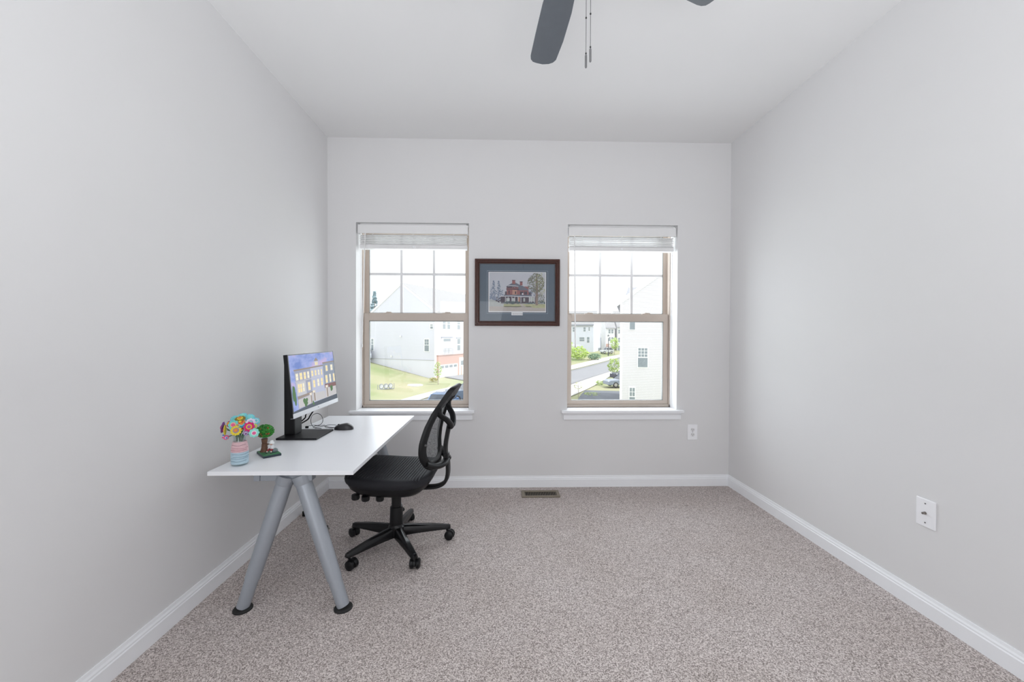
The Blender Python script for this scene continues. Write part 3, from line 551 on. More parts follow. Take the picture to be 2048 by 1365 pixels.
# ------------------------------------------------------------------ framed picture
FRW = mat('mahogany_frame', (0.058, 0.017, 0.011), 0.30, spec=0.35, var=0.35, vscale=40); FRD = mat('dark_frame_lip', (0.025, 0.010, 0.008), 0.35)
px0, px1, pz0, pz1 = -0.2095, 0.458, 1.279, 1.8035
t = thing('framed_picture', ((px0 + px1) / 2, D, pz0), 'mahogany framed print of a brick house with a blue mat between the windows', 'picture')
def ringframe(m, a0, a1, b0, b1, wd, y0, y1):
    m.box(a0, a1, y0, y1, b0, b0 + wd); m.box(a0, a1, y0, y1, b1 - wd, b1); m.box(a0, a0 + wd, y0, y1, b0 + wd, b1 - wd); m.box(a1 - wd, a1, y0, y1, b0 + wd, b1 - wd)
FW = 0.036
m = MB()
for k, (x, z, sx, sz) in enumerate(((px0, pz0, 1, 1),)):
    prof2 = [(0, -0.002), (0, -0.018), (0.006, -0.022), (0.014, -0.022), (0.017, -0.018), (0.026, -0.018), (0.030, -0.012), (FW, -0.010), (FW, -0.002)]
    n = len(prof2); vs = []
    for cxx, czz, ix, iz in ((px0, pz0, 1, 1), (px1, pz0, -1, 1), (px1, pz1, -1, -1), (px0, pz1, 1, -1)):
        for a, b in prof2: vs.append((cxx + ix * a, D + b, czz + iz * a))
    m.add(vs, [(i * n + j, i * n + (j + 1) % n, ((i + 1) % 4) * n + (j + 1) % n, ((i + 1) % 4) * n + j) for i in range(4) for j in range(n)])
m.build('frame', FRW, t)
m = MB(); ringframe(m, px0 + FW - 0.003, px1 - FW + 0.003, pz0 + FW - 0.003, pz1 - FW + 0.003, 0.006, D - 0.0115, D - 0.0085); m.build('frame_lip', FRD, t)
MATB = mat('picture_mat_blue', (0.085, 0.118, 0.155), 0.7, var=0.05, vscale=15)
sx = (px1 - px0) / (1535 - 85); szz = (pz1 - pz0) / (1260 - 115)
def PX(u): return px0 + (u - 88) * sx
def PZ(v): return pz1 - (v - 122) * szz
m = MB(); m.box(px0 + 0.02, px1 - 0.02, D - 0.006, D - 0.004, pz0 + 0.02, pz1 - 0.02); mt = m.build('mat_board', MATB, t)
m = MB(); ringframe(m, PX(293), PX(1338), PZ(1058), PZ(318), 0.0018, D - 0.0064, D - 0.006); m.build('mat_line', mat('mat_line_pale', (0.30, 0.36, 0.42), 0.6), mt)
m = MB(); ringframe(m, PX(312), PX(1312), PZ(1040), PZ(338), 0.004, D - 0.0068, D - 0.006); m.build('mat_bevel', mat('mat_bevel_dark', (0.03, 0.04, 0.06), 0.7), mt)
PR = dict(paper=mat('print_paper', (0.72, 0.72, 0.72), 0.7), sky=mat('print_sky', (0.50, 0.51, 0.55), 0.7, var=0.07, vscale=14), spruce=mat('print_spruce', (0.16, 0.20, 0.27), 0.7, var=0.35, vscale=90), haze=mat('print_haze', (0.22, 0.26, 0.34), 0.7, var=0.2, vscale=70), roof=mat('print_roof', (0.13, 0.14, 0.18), 0.7, var=0.2, vscale=80), brick=mat('print_brick', (0.27, 0.10, 0.10), 0.7, var=0.3, vscale=120), dark=mat('print_dark', (0.07, 0.05, 0.07), 0.7, var=0.3, vscale=90), white=mat('print_white', (0.62, 0.62, 0.64), 0.7), leaf=mat('print_leaf', (0.15, 0.155, 0.10), 0.7, var=0.4, vscale=160), trunk=mat('print_trunk', (0.24, 0.17, 0.14), 0.7, var=0.25, vscale=100), lawn=mat('print_lawn', (0.42, 0.42, 0.24), 0.7, var=0.25, vscale=60), lawn2=mat('print_lawn_pale', (0.42, 0.44, 0.42), 0.7, var=0.15, vscale=50), road=mat('print_road', (0.47, 0.42, 0.38), 0.7, var=0.12, vscale=40), hedge=mat('print_hedge', (0.08, 0.11, 0.12), 0.7, var=0.35, vscale=120), glow=mat('print_lit', (0.45, 0.24, 0.18), 0.7, var=0.15, vscale=50))
pk = list(PR); m = MB()
# picture coordinates of the print: u 182..1832, v 88..1238
def PU(u): return PX(318) + (u - 182) / 1650 * (PX(1305) - PX(318))
def PV(v): return PZ(342) + (v - 88) / 1150 * (PZ(1035) - PZ(342))
def pp(k, pts, lay): m.mi = pk.index(k); m.face([(PU(a), D - 0.0070 - lay * 0.00006, PV(b)) for a, b in pts])
def pr(k, a, b, c, d, lay): pp(k, [(a, b), (c, b), (c, d), (a, d)], lay)
pr('paper', 182, 88, 1832, 1238, 0); pr('sky', 205, 108, 1812, 930, 1); pr('lawn2', 205, 890, 1812, 1080, 2); pr('lawn', 620, 1000, 1812, 1085, 3); pr('road', 205, 1070, 1812, 1205, 3)
pp('road', [(1060, 985), (1110, 985), (1430, 1190), (1240, 1190)], 5); pp('lawn', [(1300, 1010), (1812, 1010), (1812, 1110), (1460, 1110)], 4)
def pblob(k, cx_, cy_, rx, ry, n, smin, smax, lay):
    for q in range(n):
        a = random.uniform(0, 6.28); rr = random.uniform(0, 1) ** 0.5; x = cx_ + math.cos(a) * rx * rr; y = cy_ + math.sin(a) * ry * rr; s2 = random.uniform(smin, smax)
        x = min(max(x, 212 + s2), 1806 - s2); pp(k, [(x + s2 * math.cos(j * 1.047 + q), y + s2 * 0.8 * math.sin(j * 1.047 + q)) for j in range(6)], lay + q * 0.004)
for tx, ty, wd_, bt_ in ((325, 345, 120, 900), (475, 350, 110, 930)):
    for k in range(12):
        f = k / 11; y = ty + f * (bt_ - ty - 60); ww = 14 + wd_ * f ** 0.8; pblob('haze' if k % 2 else 'spruce', tx, y + 20, ww * 0.8, 26, 9, 10, 22, 5 + k * 0.05)
pblob('haze', 330, 780, 110, 120, 40, 14, 30, 6); pblob('dark', 480, 860, 90, 100, 22, 12, 26, 6.3); pblob('haze', 560, 700, 45, 110, 18, 12, 22, 5.5)
pr('brick', 700, 500, 1330, 760, 7); pp('roof', [(690, 500), (860, 400), (960, 390), (1080, 455), (1330, 590), (1330, 610), (1040, 610), (1030, 520), (700, 520)], 8); pp('roof', [(1030, 470), (1160, 480), (1330, 600), (1050, 605)], 8.2)
for x0_, x1_, y0_ in ((860, 948, 320), (1080, 1155, 360)): pr('brick', x0_, y0_, x1_, y0_ + 110, 9); pr('dark', x0_ - 5, y0_ - 4, x1_ + 5, y0_ + 14, 9.2)
pp('white', [(735, 480), (800, 470), (960, 475), (1040, 492), (1040, 502), (960, 488), (800, 485), (735, 492)], 10); pr('brick', 710, 515, 1030, 560, 9); pr('dark', 705, 500, 860, 545, 9.3); pp('dark', [(690, 562), (860, 566), (1035, 560), (1070, 600), (860, 588), (690, 590)], 9.6); pr('white', 590, 648, 720, 656, 10); pr('dark', 1330, 640, 1420, 770, 7.2)
pr('glow', 865, 600, 1000, 735, 9.4)
for a, b, c, d in ((655, 640, 705, 740), (755, 615, 790, 715), (940, 640, 975, 715), (1085, 645, 1180, 735), (1200, 640, 1290, 730), (880, 520, 905, 548), (960, 520, 985, 548)): pr('dark', a, b, c, d, 10)
pr('white', 1140, 690, 1180, 735, 10.3); pr('roof', 620, 735, 1420, 775, 9.8)
pr('dark', 540, 785, 1530, 985, 11); pp('white', [(510, 775), (850, 765), (1120, 780), (1520, 790), (1520, 803), (1110, 800), (850, 783), (510, 792)], 12)
for x in (660, 740, 845, 930, 1020, 1105, 1340, 1400, 1495): pr('white', x, 795, x + 14, 960, 12)
for a, b in ((690, 790), (860, 940), (1180, 1230)): pr('lawn2', a, 830, b, 930, 11.5)
pr('glow', 1030, 810, 1080, 940, 11.6); pr('lawn2', 1340, 810, 1500, 930, 11.4); pblob('hedge', 860, 960, 240, 36, 60, 14, 26, 13); pblob('hedge', 1380, 975, 160, 18, 30, 10, 20, 13)
pp('trunk', [(1545, 150), (1575, 150), (1600, 500), (1600, 1030), (1530, 1035), (1535, 500)], 14)
for a in range(14):
    y = 260 + a * 35; dx = random.choice((-1, 1)) * random.uniform(90, 230); pp('trunk', [(1555, y + 100), (1580, y + 100), (1565 + dx, y - 30), (1560 + dx, y - 36)], 14.2 + a * 0.01)
pblob('leaf', 1540, 400, 240, 280, 520, 8, 17, 15); pblob('lawn', 1640, 330, 150, 240, 120, 6, 16, 15.4); pblob('haze', 1480, 640, 150, 130, 70, 8, 18, 13.6); pblob('leaf', 1690, 830, 110, 130, 90, 6, 15, 15.8); pblob('lawn', 1720, 640, 90, 90, 40, 8, 16, 15.6); pblob('hedge', 1700, 960, 110, 40, 30, 8, 18, 15.9)
m.build('print', [PR[k] for k in pk], mt, solid=0)
m = MB(); m.box(PX(712), PX(905), D - 0.0085, D - 0.0062, PZ(1086), PZ(1032)); tg = m.build('title_tag', PR['paper'], mt)
m = MB(); x = PX(735)      # faded script line, too small to read
for wl in (26, 34, 30, 34, 22):
    pts = [(x + k * wl * sx / 9, D - 0.0087, PZ(1062) + (0.0022 if k % 2 else -0.0022) * (1.5 if k == 0 else 1)) for k in range(10)]; m.tube(cat_rom(pts, 3), 0.0005, 4); x += (wl + 5) * sx
m.build('script_line', mat('faded_ink', (0.20, 0.20, 0.20), 0.8), tg)
m = MB(); m.box(px0 + 0.03, px1 - 0.03, D - 0.0108, D - 0.0104, pz0 + 0.03, pz1 - 0.03); m.build('glass', glassmat('picture_glass', (0.98, 0.985, 0.99), 0.02), t)

# ------------------------------------------------------------------ vase and craft flowers
vc = Vector((-1.163, 1.797, DZ))
JAR = glassmat('jar_glass', (0.90, 0.94, 0.94), 0.10)
t = thing('flower_jar', vc, 'glass jar wrapped in pink and light blue yarn on the desk corner', 'jar')
JS = 0.90
m = MB(); m.lathe([(0.028, 0.001), (0.034, 0.003), (0.0355, 0.010), (0.0355, 0.060), (0.033, 0.085), (0.027, 0.106), (0.0255, 0.116), (0.0255, 0.124), (0.029, 0.126), (0.0295, 0.131), (0.027, 0.133), (0.0235, 0.131), (0.0232, 0.116), (0.030, 0.085), (0.033, 0.060), (0.033, 0.010), (0.028, 0.006)], vc, 32); m.v = [(vc.x + (x - vc.x) * JS, vc.y + (y - vc.y) * JS, z) for x, y, z in m.v]; m.build('glass_body', JAR, t, smooth=50)
def yarn(name, z0, z1, c, c2):
    prof3 = []; n = int((z1 - z0) / 0.0011); base = [(0.010, 0.0358), (0.060, 0.0358), (0.085, 0.0333), (0.106, 0.0276), (0.115, 0.026)]
    for k in range(n + 1):
        z = z0 + (z1 - z0) * k / n; prof3.append((lerp_tab(base, z) + (0.0016 if k % 2 else 0.0003) + random.uniform(0, 0.0004), z))
    m = MB(); m.lathe([(r_ * JS, z_) for r_, z_ in prof3], vc, 28)
    m.build(name, mat(name, c, 0.9, var=0.1, vscale=90, color2=c2, bump=0.3, bscale=900), t, smooth=30)
yarn('blue_yarn', 0.009, 0.0605, (0.58, 0.71, 0.77), (0.44, 0.58, 0.67)); yarn('pink_yarn', 0.061, 0.105, (0.80, 0.61, 0.63), (0.68, 0.46, 0.50))
for zz, cc in ((0.022, (0.10, 0.20, 0.26)), (0.034, (0.12, 0.22, 0.30)), (0.041, (0.10, 0.20, 0.26)), (0.0525, (0.10, 0.20, 0.28)), (0.070, (0.42, 0.10, 0.14)), (0.078, (0.40, 0.12, 0.16)), (0.092, (0.25, 0.12, 0.16))):
    r_ = JS * lerp_tab([(0.010, 0.0372), (0.060, 0.0372), (0.085, 0.0345), (0.106, 0.029)], zz); m = MB(); a0 = random.uniform(-2.6, -1.8)
    m.tube([vc + Vector((r_ * math.cos(a0 + k * 0.11), r_ * math.sin(a0 + k * 0.11), zz + 0.0012 * math.sin(k * 0.4))) for k in range(22)], 0.0007, 5); m.build('dark_strand', mat('strand_%d' % int(zz * 1e4), cc, 0.9), t)
def flower(pos, r, petal, ringc, centre, nrm, label, npet=8, stem=True, thick=0.005):
    pos = Vector(pos); nrm = Vector(nrm).normalized(); q = nrm.to_track_quat('Z', 'Y').to_matrix()
    t = thing('craft_flower', pos, label, 'flower', 'craft flowers in the yarn jar')
    m = MB(); n = npet * 6; rim = []
    for i in range(n):
        a = 2 * math.pi * i / n; rr = r * (0.80 + 0.20 * abs(math.cos(npet * a / 2)) ** 0.6); rim.append((rr * math.cos(a), rr * math.sin(a)))
    rings = [[(0.86 * x, 0.86 * y, 0.0) for x, y in rim], [(x, y, thick * 0.3) for x, y in rim], [(x, y, thick * 0.7) for x, y in rim], [(0.86 * x, 0.86 * y, thick) for x, y in rim]]
    loft(m, [[pos + q @ Vector(p) for p in R_] for R_ in rings]); b = m.build('petals', mat('felt_%02d%02d%02d' % tuple(int(c * 99) for c in petal), petal, 0.85, var=0.1, vscale=120, bump=0.3, bscale=600), t, smooth=40)
    m = MB(); m.lathe([(r * 0.52, thick), (r * 0.52, thick + 0.002), (r * 0.46, thick + 0.0028)], pos, 20, q); m.build('ring', mat('felt_%02d%02d%02d' % tuple(int(c * 99) for c in ringc), ringc, 0.85, var=0.1, vscale=120), b, smooth=40)
    m = MB(); m.lathe([(r * 0.34, thick + 0.0029), (r * 0.33, thick + 0.0045), (r * 0.20, thick + 0.006)], pos, 16, q); m.build('flower_centre', mat('felt_%02d%02d%02d' % tuple(int(c * 99) for c in centre), centre, 0.85, var=0.25, vscale=300), b, smooth=40)
    if stem:
        e = vc + Vector((random.uniform(-0.012, 0.012), random.uniform(-0.012, 0.012), 0.03)); nk = vc + Vector((max(-0.017, min(0.017, (pos.x - vc.x) * 0.3)), max(-0.017, min(0.017, (pos.y - vc.y) * 0.3)), 0.131))
        bk = pos - nrm * 0.004; m = MB(); m.tube(cat_rom([bk, bk - nrm * 0.015 + Vector((0, 0, -0.008)), nk, (nk + e) / 2, e], 6), 0.0016, 6); m.build('stem', mat('stem_green', (0.04, 0.14, 0.05), 0.6, var=0.2), t, smooth=60)
    return t
TEAL = (0.16, 0.60, 0.56); MINT = (0.28, 0.72, 0.62); YEL = (0.75, 0.60, 0.05); MAG = (0.62, 0.02, 0.16); CYAN = (0.20, 0.62, 0.70); OLIVE = (0.24, 0.18, 0.03); ORG = (0.75, 0.25, 0.05); PINK = (0.75, 0.12, 0.30); WHT = (0.74, 0.70, 0.80); PUR = (0.26, 0.10, 0.34); LAV = (0.45, 0.33, 0.62); RED = (0.60, 0.03, 0.04); BLU = (0.14, 0.24, 0.60); PEACH = (0.80, 0.50, 0.32)
flower((-1.1742, 1.775, .8027), .0215, TEAL, PEACH, PINK, (0.25, -1, 0.15), 'teal craft flower with a pink centre, front left of the bunch')
flower((-1.1549, 1.762, .7798), .0225, YEL, (0.32, 0.26, 0.36), ORG, (0.30, -1, 0.45), 'yellow craft flower with an orange centre just above the jar rim', 12)
flower((-1.1029, 1.768, .7955), .0215, MAG, YEL, (0.50, 0.08, 0.30), (0.45, -1, 0.2), 'magenta craft flower with a yellow ring on the right of the bunch')
flower((-1.0833, 1.770, .7683), .0205, MINT, (0.75, 0.80, 0.80), PINK, (0.55, -1, 0.05), 'mint craft flower with a red centre, lowest on the right')
flower((-1.110, 1.790, .8090), .0190, WHT, LAV, MINT, (0.4, -1, 0.4), 'white craft flower behind the magenta one')
flower((-1.2309, 1.792, .7873), .0250, PUR, MAG, RED, (-1, -0.35, 0.15), 'purple craft flower seen edge on at the far left of the bunch', 10)
flower((-1.2140, 1.782, .7783), .0230, YEL, PUR, MAG, (-1, -0.45, 0.0), 'yellow craft flower seen edge on beside the purple one', 10)
flower((-1.2232, 1.790, .7470), .0120, BLU, WHT, PINK, (-0.5, -1, -0.3), 'small blue craft flower drooping left of the jar')
flower((-1.2150, 1.786, .7450), .0110, PINK, WHT, BLU, (0.8, -0.8, -0.2), 'small pink craft flower drooping beside the blue one')
flower((-1.2074, 1.830, .8180), .0160, CYAN, MINT, CYAN, (0.0, -0.8, 0.8), 'pale cyan craft flower at the top left of the bunch', 9)
flower((-1.1781, 1.840, .8270), .0195, CYAN, MINT, MINT, (0.1, -0.6, 1), 'large cyan craft flower at the very top of the bunch', 11)
flower((-1.1453, 1.840, .8190), .0205, CYAN, MINT, CYAN, (0.3, -0.7, 0.8), 'large cyan craft flower at the back right of the top', 11)
flower((-1.1190, 1.840, .8040), .0175, CYAN, WHT, CYAN, (0.7, -0.6, 0.6), 'cyan craft flower touching the little tree', 9)
flower((-1.1626, 1.800, .8216), .0215, OLIVE, YEL, ORG, (0.1, -0.45, 1), 'olive craft flower facing up in the middle of the bunch', 10)
flower((-1.1542, 1.788, .8084), .0180, ORG, RED, YEL, (0.25, -0.6, 0.8), 'orange craft flower under the olive one', 9)
flower((-1.1450, 1.783, .7983), .0200, (0.05, 0.28, 0.42), CYAN, ORG, (0.2, -0.5, 1), 'dark blue craft flower under the orange one', 9)
flower((-1.1440, 1.782, .7860), .0080, RED, RED, ORG, (0.2, -1, 0.1), 'tiny red craft flower in the middle of the bunch', 6)
flower((-1.0970, 1.795, .7930), .0100, (0.65, 0.68, 0.10), YEL, MINT, (0.8, -1, 0.2), 'small lime craft flower beside the magenta one', 6)
flower((-1.1300, 1.790, .7640), .0130, LAV, WHT, PUR, (0.4, -1, -0.4), 'small lavender craft flower between magenta flower and jar rim', 8)
flower((-1.2060, 1.795, .8020), .0130, (0.42, 0.02, 0.10), YEL, ORG, (-0.4, -1, 0.3), 'small crimson craft flower left of the teal one', 8)

# ------------------------------------------------------------------ tree ornament with a little figure
fc = [Vector((-1.191, 1.964, 0)), Vector((-1.109, 1.879, 0)), Vector((-1.053, 1.931, 0)), Vector((-1.135, 2.016, 0))]
fctr = sum(fc, Vector()) / 4
t = thing('tree_ornament', (fctr.x, fctr.y, DZ), 'small painted ornament of an apple tree with a seated figure on a green base', 'ornament')
m = MB(); m.extrude([p + Vector((0, 0, DZ)) for p in fc], (0, 0, 0.010)); m.build('plinth', mat('plinth_dark', (0.02, 0.035, 0.05), 0.4), t, bevel=0.002)
m = MB(); m.extrude([fctr + (p - fctr) * 0.96 + Vector((0, 0, DZ + 0.0101)) for p in fc], (0, 0, 0.002)); m.build('painted_grass', mat('painted_grass', (0.05, 0.20, 0.09), 0.5, var=0.3, vscale=60), t)
tb = Vector((-1.150, 1.960, DZ + 0.012)); BARK = mat('painted_bark', (0.14, 0.065, 0.035), 0.6, var=0.45, vscale=140)
m = MB(); m.lathe([(0.020, 0), (0.0165, 0.008), (0.0135, 0.022), (0.0125, 0.036), (0.0115, 0.038)], tb, 16); m.tube([tb + Vector((0.008, 0, 0.032)), tb + Vector((0.024, 0.002, 0.037))], [0.0035, 0.0022], 8); tk = m.build('trunk', BARK, t, smooth=50)
m = MB(); m.lathe([(0.0105, 0.0385), (0.0112, 0.041), (0.0125, 0.048), (0.014, 0.062)], tb, 16); m.build('upper_trunk', BARK, tk, smooth=50)
GL = [mat('painted_leaf_%d' % k, c, 0.5, var=0.3, vscale=120) for k, c in enumerate(((0.02, 0.20, 0.015), (0.05, 0.32, 0.03), (0.01, 0.11, 0.012)))]
cc = tb + Vector((0.002, 0, 0.098)); m = MB()
m.mi = 0; m.sphere(cc, 0.034, 20, 12, (1.12, 1.0, 0.90))
for k in range(420):
    d = Vector((random.gauss(0, 1), random.gauss(0, 1), random.gauss(0, 1))).normalized(); m.mi = random.choice((0, 1, 1, 2)); p = cc + Vector((d.x * 0.0385, d.y * 0.0345, d.z * 0.031 * (1.0 if d.z > 0 else 0.9)))
    m.sphere(p, random.uniform(0.0028, 0.0044), 5, 3)
cr = m.build('leaf_crown', GL, t, smooth=60)
for k in range(14):
    d = Vector((random.uniform(-1, 1), -abs(random.uniform(0.4, 1)), random.uniform(-0.8, 0.8))).normalized(); m = MB(); m.sphere(cc + Vector((d.x * 0.0415, d.y * 0.038, d.z * 0.034)), 0.0030, 8, 6); m.build('apple', mat('painted_apple', (0.38, 0.06, 0.02), 0.4), cr, smooth=60)
# seated figure on a stone, leaning against the tree
fb = Vector((-1.112, 1.942, DZ + 0.012)); SK = mat('painted_skin', (0.62, 0.36, 0.28), 0.5)
m = MB(); m.sphere(fb + Vector((0.016, 0.008, 0.008)), 0.014, 12, 8, (1, 1, 0.8)); m.build('stone', mat('painted_stone', (0.15, 0.19, 0.20), 0.6, var=0.2), t, smooth=60)
m = MB(); m.tube([fb + Vector((0.006, 0.004, 0.013)), fb + Vector((0.007, 0.003, 0.022)), fb + Vector((0.006, 0.002, 0.031)), fb + Vector((0.005, 0.002, 0.036))], [0.0085, 0.0092, 0.0080, 0.004], 14)
for sg in (-1, 1): m.tube([fb + Vector((0.005 + sg * 0.007, 0.001, 0.031)), fb + Vector((0.004 + sg * 0.010, -0.004, 0.023)), fb + Vector((0.002 + sg * 0.008, -0.008, 0.017))], [0.0035, 0.0030, 0.0022], 8)
bd = m.build('figure_shirt', mat('painted_white_shirt', (0.72, 0.74, 0.76), 0.5, var=0.05), t, smooth=60)
for sg in (-1, 1):
    m = MB(); m.tube([fb + Vector((0.006 + sg * 0.004, 0.003, 0.014)), fb + Vector((0.003 + sg * 0.007, -0.007, 0.016)), fb + Vector((0.001 + sg * 0.009, -0.011, 0.009))], [0.0052, 0.0048, 0.0040], 10); lg = m.build('figure_trousers', mat('painted_red_trousers', (0.28, 0.012, 0.02), 0.5, var=0.2), bd, smooth=60)
    m = MB(); m.tube([fb + Vector((0.001 + sg * 0.009, -0.011, 0.009)), fb + Vector((0.0 + sg * 0.010, -0.0125, 0.003))], [0.0034, 0.0030], 8); m.build('figure_sock', mat('painted_sock', (0.78, 0.74, 0.68), 0.5), bd, smooth=60)
    m = MB(); m.sphere(fb + Vector((0.0 + sg * 0.0105, -0.0145, 0.0024)), 0.0036, 10, 6, (0.9, 1.5, 0.6)); m.build('figure_shoe', mat('painted_shoe', (0.015, 0.015, 0.015), 0.4), bd, smooth=60)
m = MB(); m.sphere(fb + Vector((0.0045, -0.001, 0.042)), 0.0066, 14, 10, (0.95, 1, 1.08)); m.sphere(fb + Vector((0.0045, -0.0078, 0.041)), 0.0014, 6, 4); hd = m.build('figure_head', SK, bd, smooth=60)
m = MB(); m.lathe([(0.0135, 0.0), (0.0138, 0.0012), (0.0095, 0.003), (0.0088, 0.008), (0.0065, 0.0125), (0.002, 0.0145)], fb + Vector((0.0055, 0.0, 0.045)), 18, Matrix.Rotation(math.radians(10), 3, 'Y')); m.build('figure_hat', mat('painted_white_hat', (0.78, 0.80, 0.80), 0.5, var=0.05), bd, smooth=50)

# ------------------------------------------------------------------ outside: ground, street
def ss(x, a, b):
    q = min(1, max(0, (x - a) / (b - a))); return q * q * (3 - 2 * q)
def gz(X, Y):
    return -4.8 + 0.2 * min(14, max(0, -10.5 - X)) * ss(Y, 25, 58) + 0.05 * max(0, Y - 68) * ss(X, -8, 6)
GRASS = mat('lawn_grass', (0.11, 0.235, 0.05), 0.9, vscale=0.14, color2=(0.56, 0.47, 0.37), detail=6, spec=0.1)
ASPH = mat('asphalt', (0.27, 0.275, 0.295), 0.9, var=0.08, vscale=0.6); CONC = mat('concrete', (0.62, 0.61, 0.59), 0.85, var=0.06, vscale=0.8)
m = MB(); xs = [-70 + 3.5 * k for k in range(41)]; ys = [14 + 3.0 * k for k in range(46)]
m.add([(x, y, gz(x, y)) for x in xs for y in ys], [(i * 46 + j, (i + 1) * 46 + j, (i + 1) * 46 + j + 1, i * 46 + j + 1) for i in range(40) for j in range(45)])
tag(m.build('ground', GRASS, smooth=80), 'sloping lawn outside the windows', 'lawn', kind='structure')
def strip(name, A, B, mt_, label, cat, dz, nb=6):
    A = cat_rom([(x, y, 0) for x, y in A], 10); B = cat_rom([(x, y, 0) for x, y in B], 10); m = MB(); n = min(len(A), len(B)); vs = []
    for i in range(n):
        for j in range(nb + 1):
            p = A[i].lerp(B[i], j / nb); vs.append((p.x, p.y, gz(p.x, p.y) + dz))
    m.add(vs, [(i * (nb + 1) + j, (i + 1) * (nb + 1) + j, (i + 1) * (nb + 1) + j + 1, i * (nb + 1) + j + 1) for i in range(n - 1) for j in range(nb)])
    tag(m.build(name, mt_, smooth=80, solid=0.04), label, cat, kind='structure')
RF = [(-9.5, 26), (-8.2, 33), (-6.5, 40), (-2, 50), (4, 58.5), (12.16, 69.2), (18.44, 77.9), (27.8, 91.5), (38, 106)]
RN = [(-1.0, 22), (0.5, 28), (2.2, 35), (4.5, 41), (6.5, 45.2), (8.7, 49.5), (14.06, 59.4), (22.66, 74.8), (34, 95)]
strip('street', RF, RN, ASPH, 'grey asphalt street running past the houses', 'street', 0.06)
strip('sidewalk', [(1.6, 18), (2.6, 24), (3.6, 30), (5.0, 34.5), (5.8, 37), (6.9, 39.3), (11.5, 48.5), (21.0, 69.3), (32, 90)], [(-0.8, 22), (0.7, 28), (2.4, 35), (4.7, 41), (6.7, 45.2), (8.9, 49.5), (14.2, 59.4), (22.8, 74.8), (34.2, 95)], CONC, 'pale concrete sidewalk along the near side of the street', 'sidewalk', 0.08)
strip('far_sidewalk', [(-9.8, 26), (-8.5, 33), (-6.8, 40), (-2.3, 50), (3.7, 58.8), (11.86, 69.5), (18.1, 78.2), (27.5, 91.8), (37.6, 106.2)], [(-11.4, 26), (-10.2, 33), (-8.4, 40.5), (-3.8, 51.2), (2.5, 60.5), (11.2, 73), (18.4, 83.6), (27.8, 96.5), (38.4, 110)], CONC, 'pale concrete sidewalk along the far side of the street', 'sidewalk', 0.07)
strip('driveway', [(-8.3, 58.2), (-6.0, 55), (-3.5, 52)], [(-4.0, 64.5), (-1.5, 60.5), (1.0, 56.5)], ASPH, 'grey driveway in front of the brick garage', 'driveway', 0.09)
strip('parking_pad', [(6.0, 33), (7.6, 38.6), (9.2, 43.5)], [(12, 30.5), (13.0, 37), (14.5, 42.5)], mat('shadow_tinted_asphalt', (0.14, 0.155, 0.18), 0.9, var=0.15, vscale=0.5), 'grey driveway with painted-in shade beside the white siding house', 'driveway', 0.10)  # the house's ground shadow is painted into this darker, bluer asphalt

# ------------------------------------------------------------------ outside: houses
SID_L = stripemat('siding_lavender', (0.70, 0.70, 0.785), (0.63, 0.63, 0.71), 5.0); SID_W = stripemat('siding_white', (0.75, 0.73, 0.765), (0.60, 0.585, 0.615), 8.0, lw=0.28); SID_F = stripemat('siding_far_lavender', (0.68, 0.70, 0.79), (0.62, 0.64, 0.72), 4.0); SID_G = stripemat('siding_far_white', (0.78, 0.78, 0.81), (0.70, 0.70, 0.73), 4.0)
SHING = mat('roof_shingles', (0.36, 0.36, 0.37), 0.9, var=0.12, vscale=1.8); SHIN2 = stripemat('roof_shingle_rows', (0.40, 0.41, 0.46), (0.31, 0.32, 0.36), 5.0, lw=0.3)
HTRIM = mat('house_trim', (0.86, 0.86, 0.88), 0.5); PANE = mat('house_pane', (0.24, 0.28, 0.31), 0.15, var=0.15, vscale=1.5); GUT = mat('gutter_dark', (0.30, 0.32, 0.38), 0.5); BRICK = stripemat('brick_courses', (0.55, 0.34, 0.29), (0.62, 0.45, 0.40), 6.0, lw=0.18); DOORG = mat('garage_door_white', (0.82, 0.82, 0.83), 0.5, var=0.02)
V3 = lambda p, z: Vector((p[0], p[1], z))
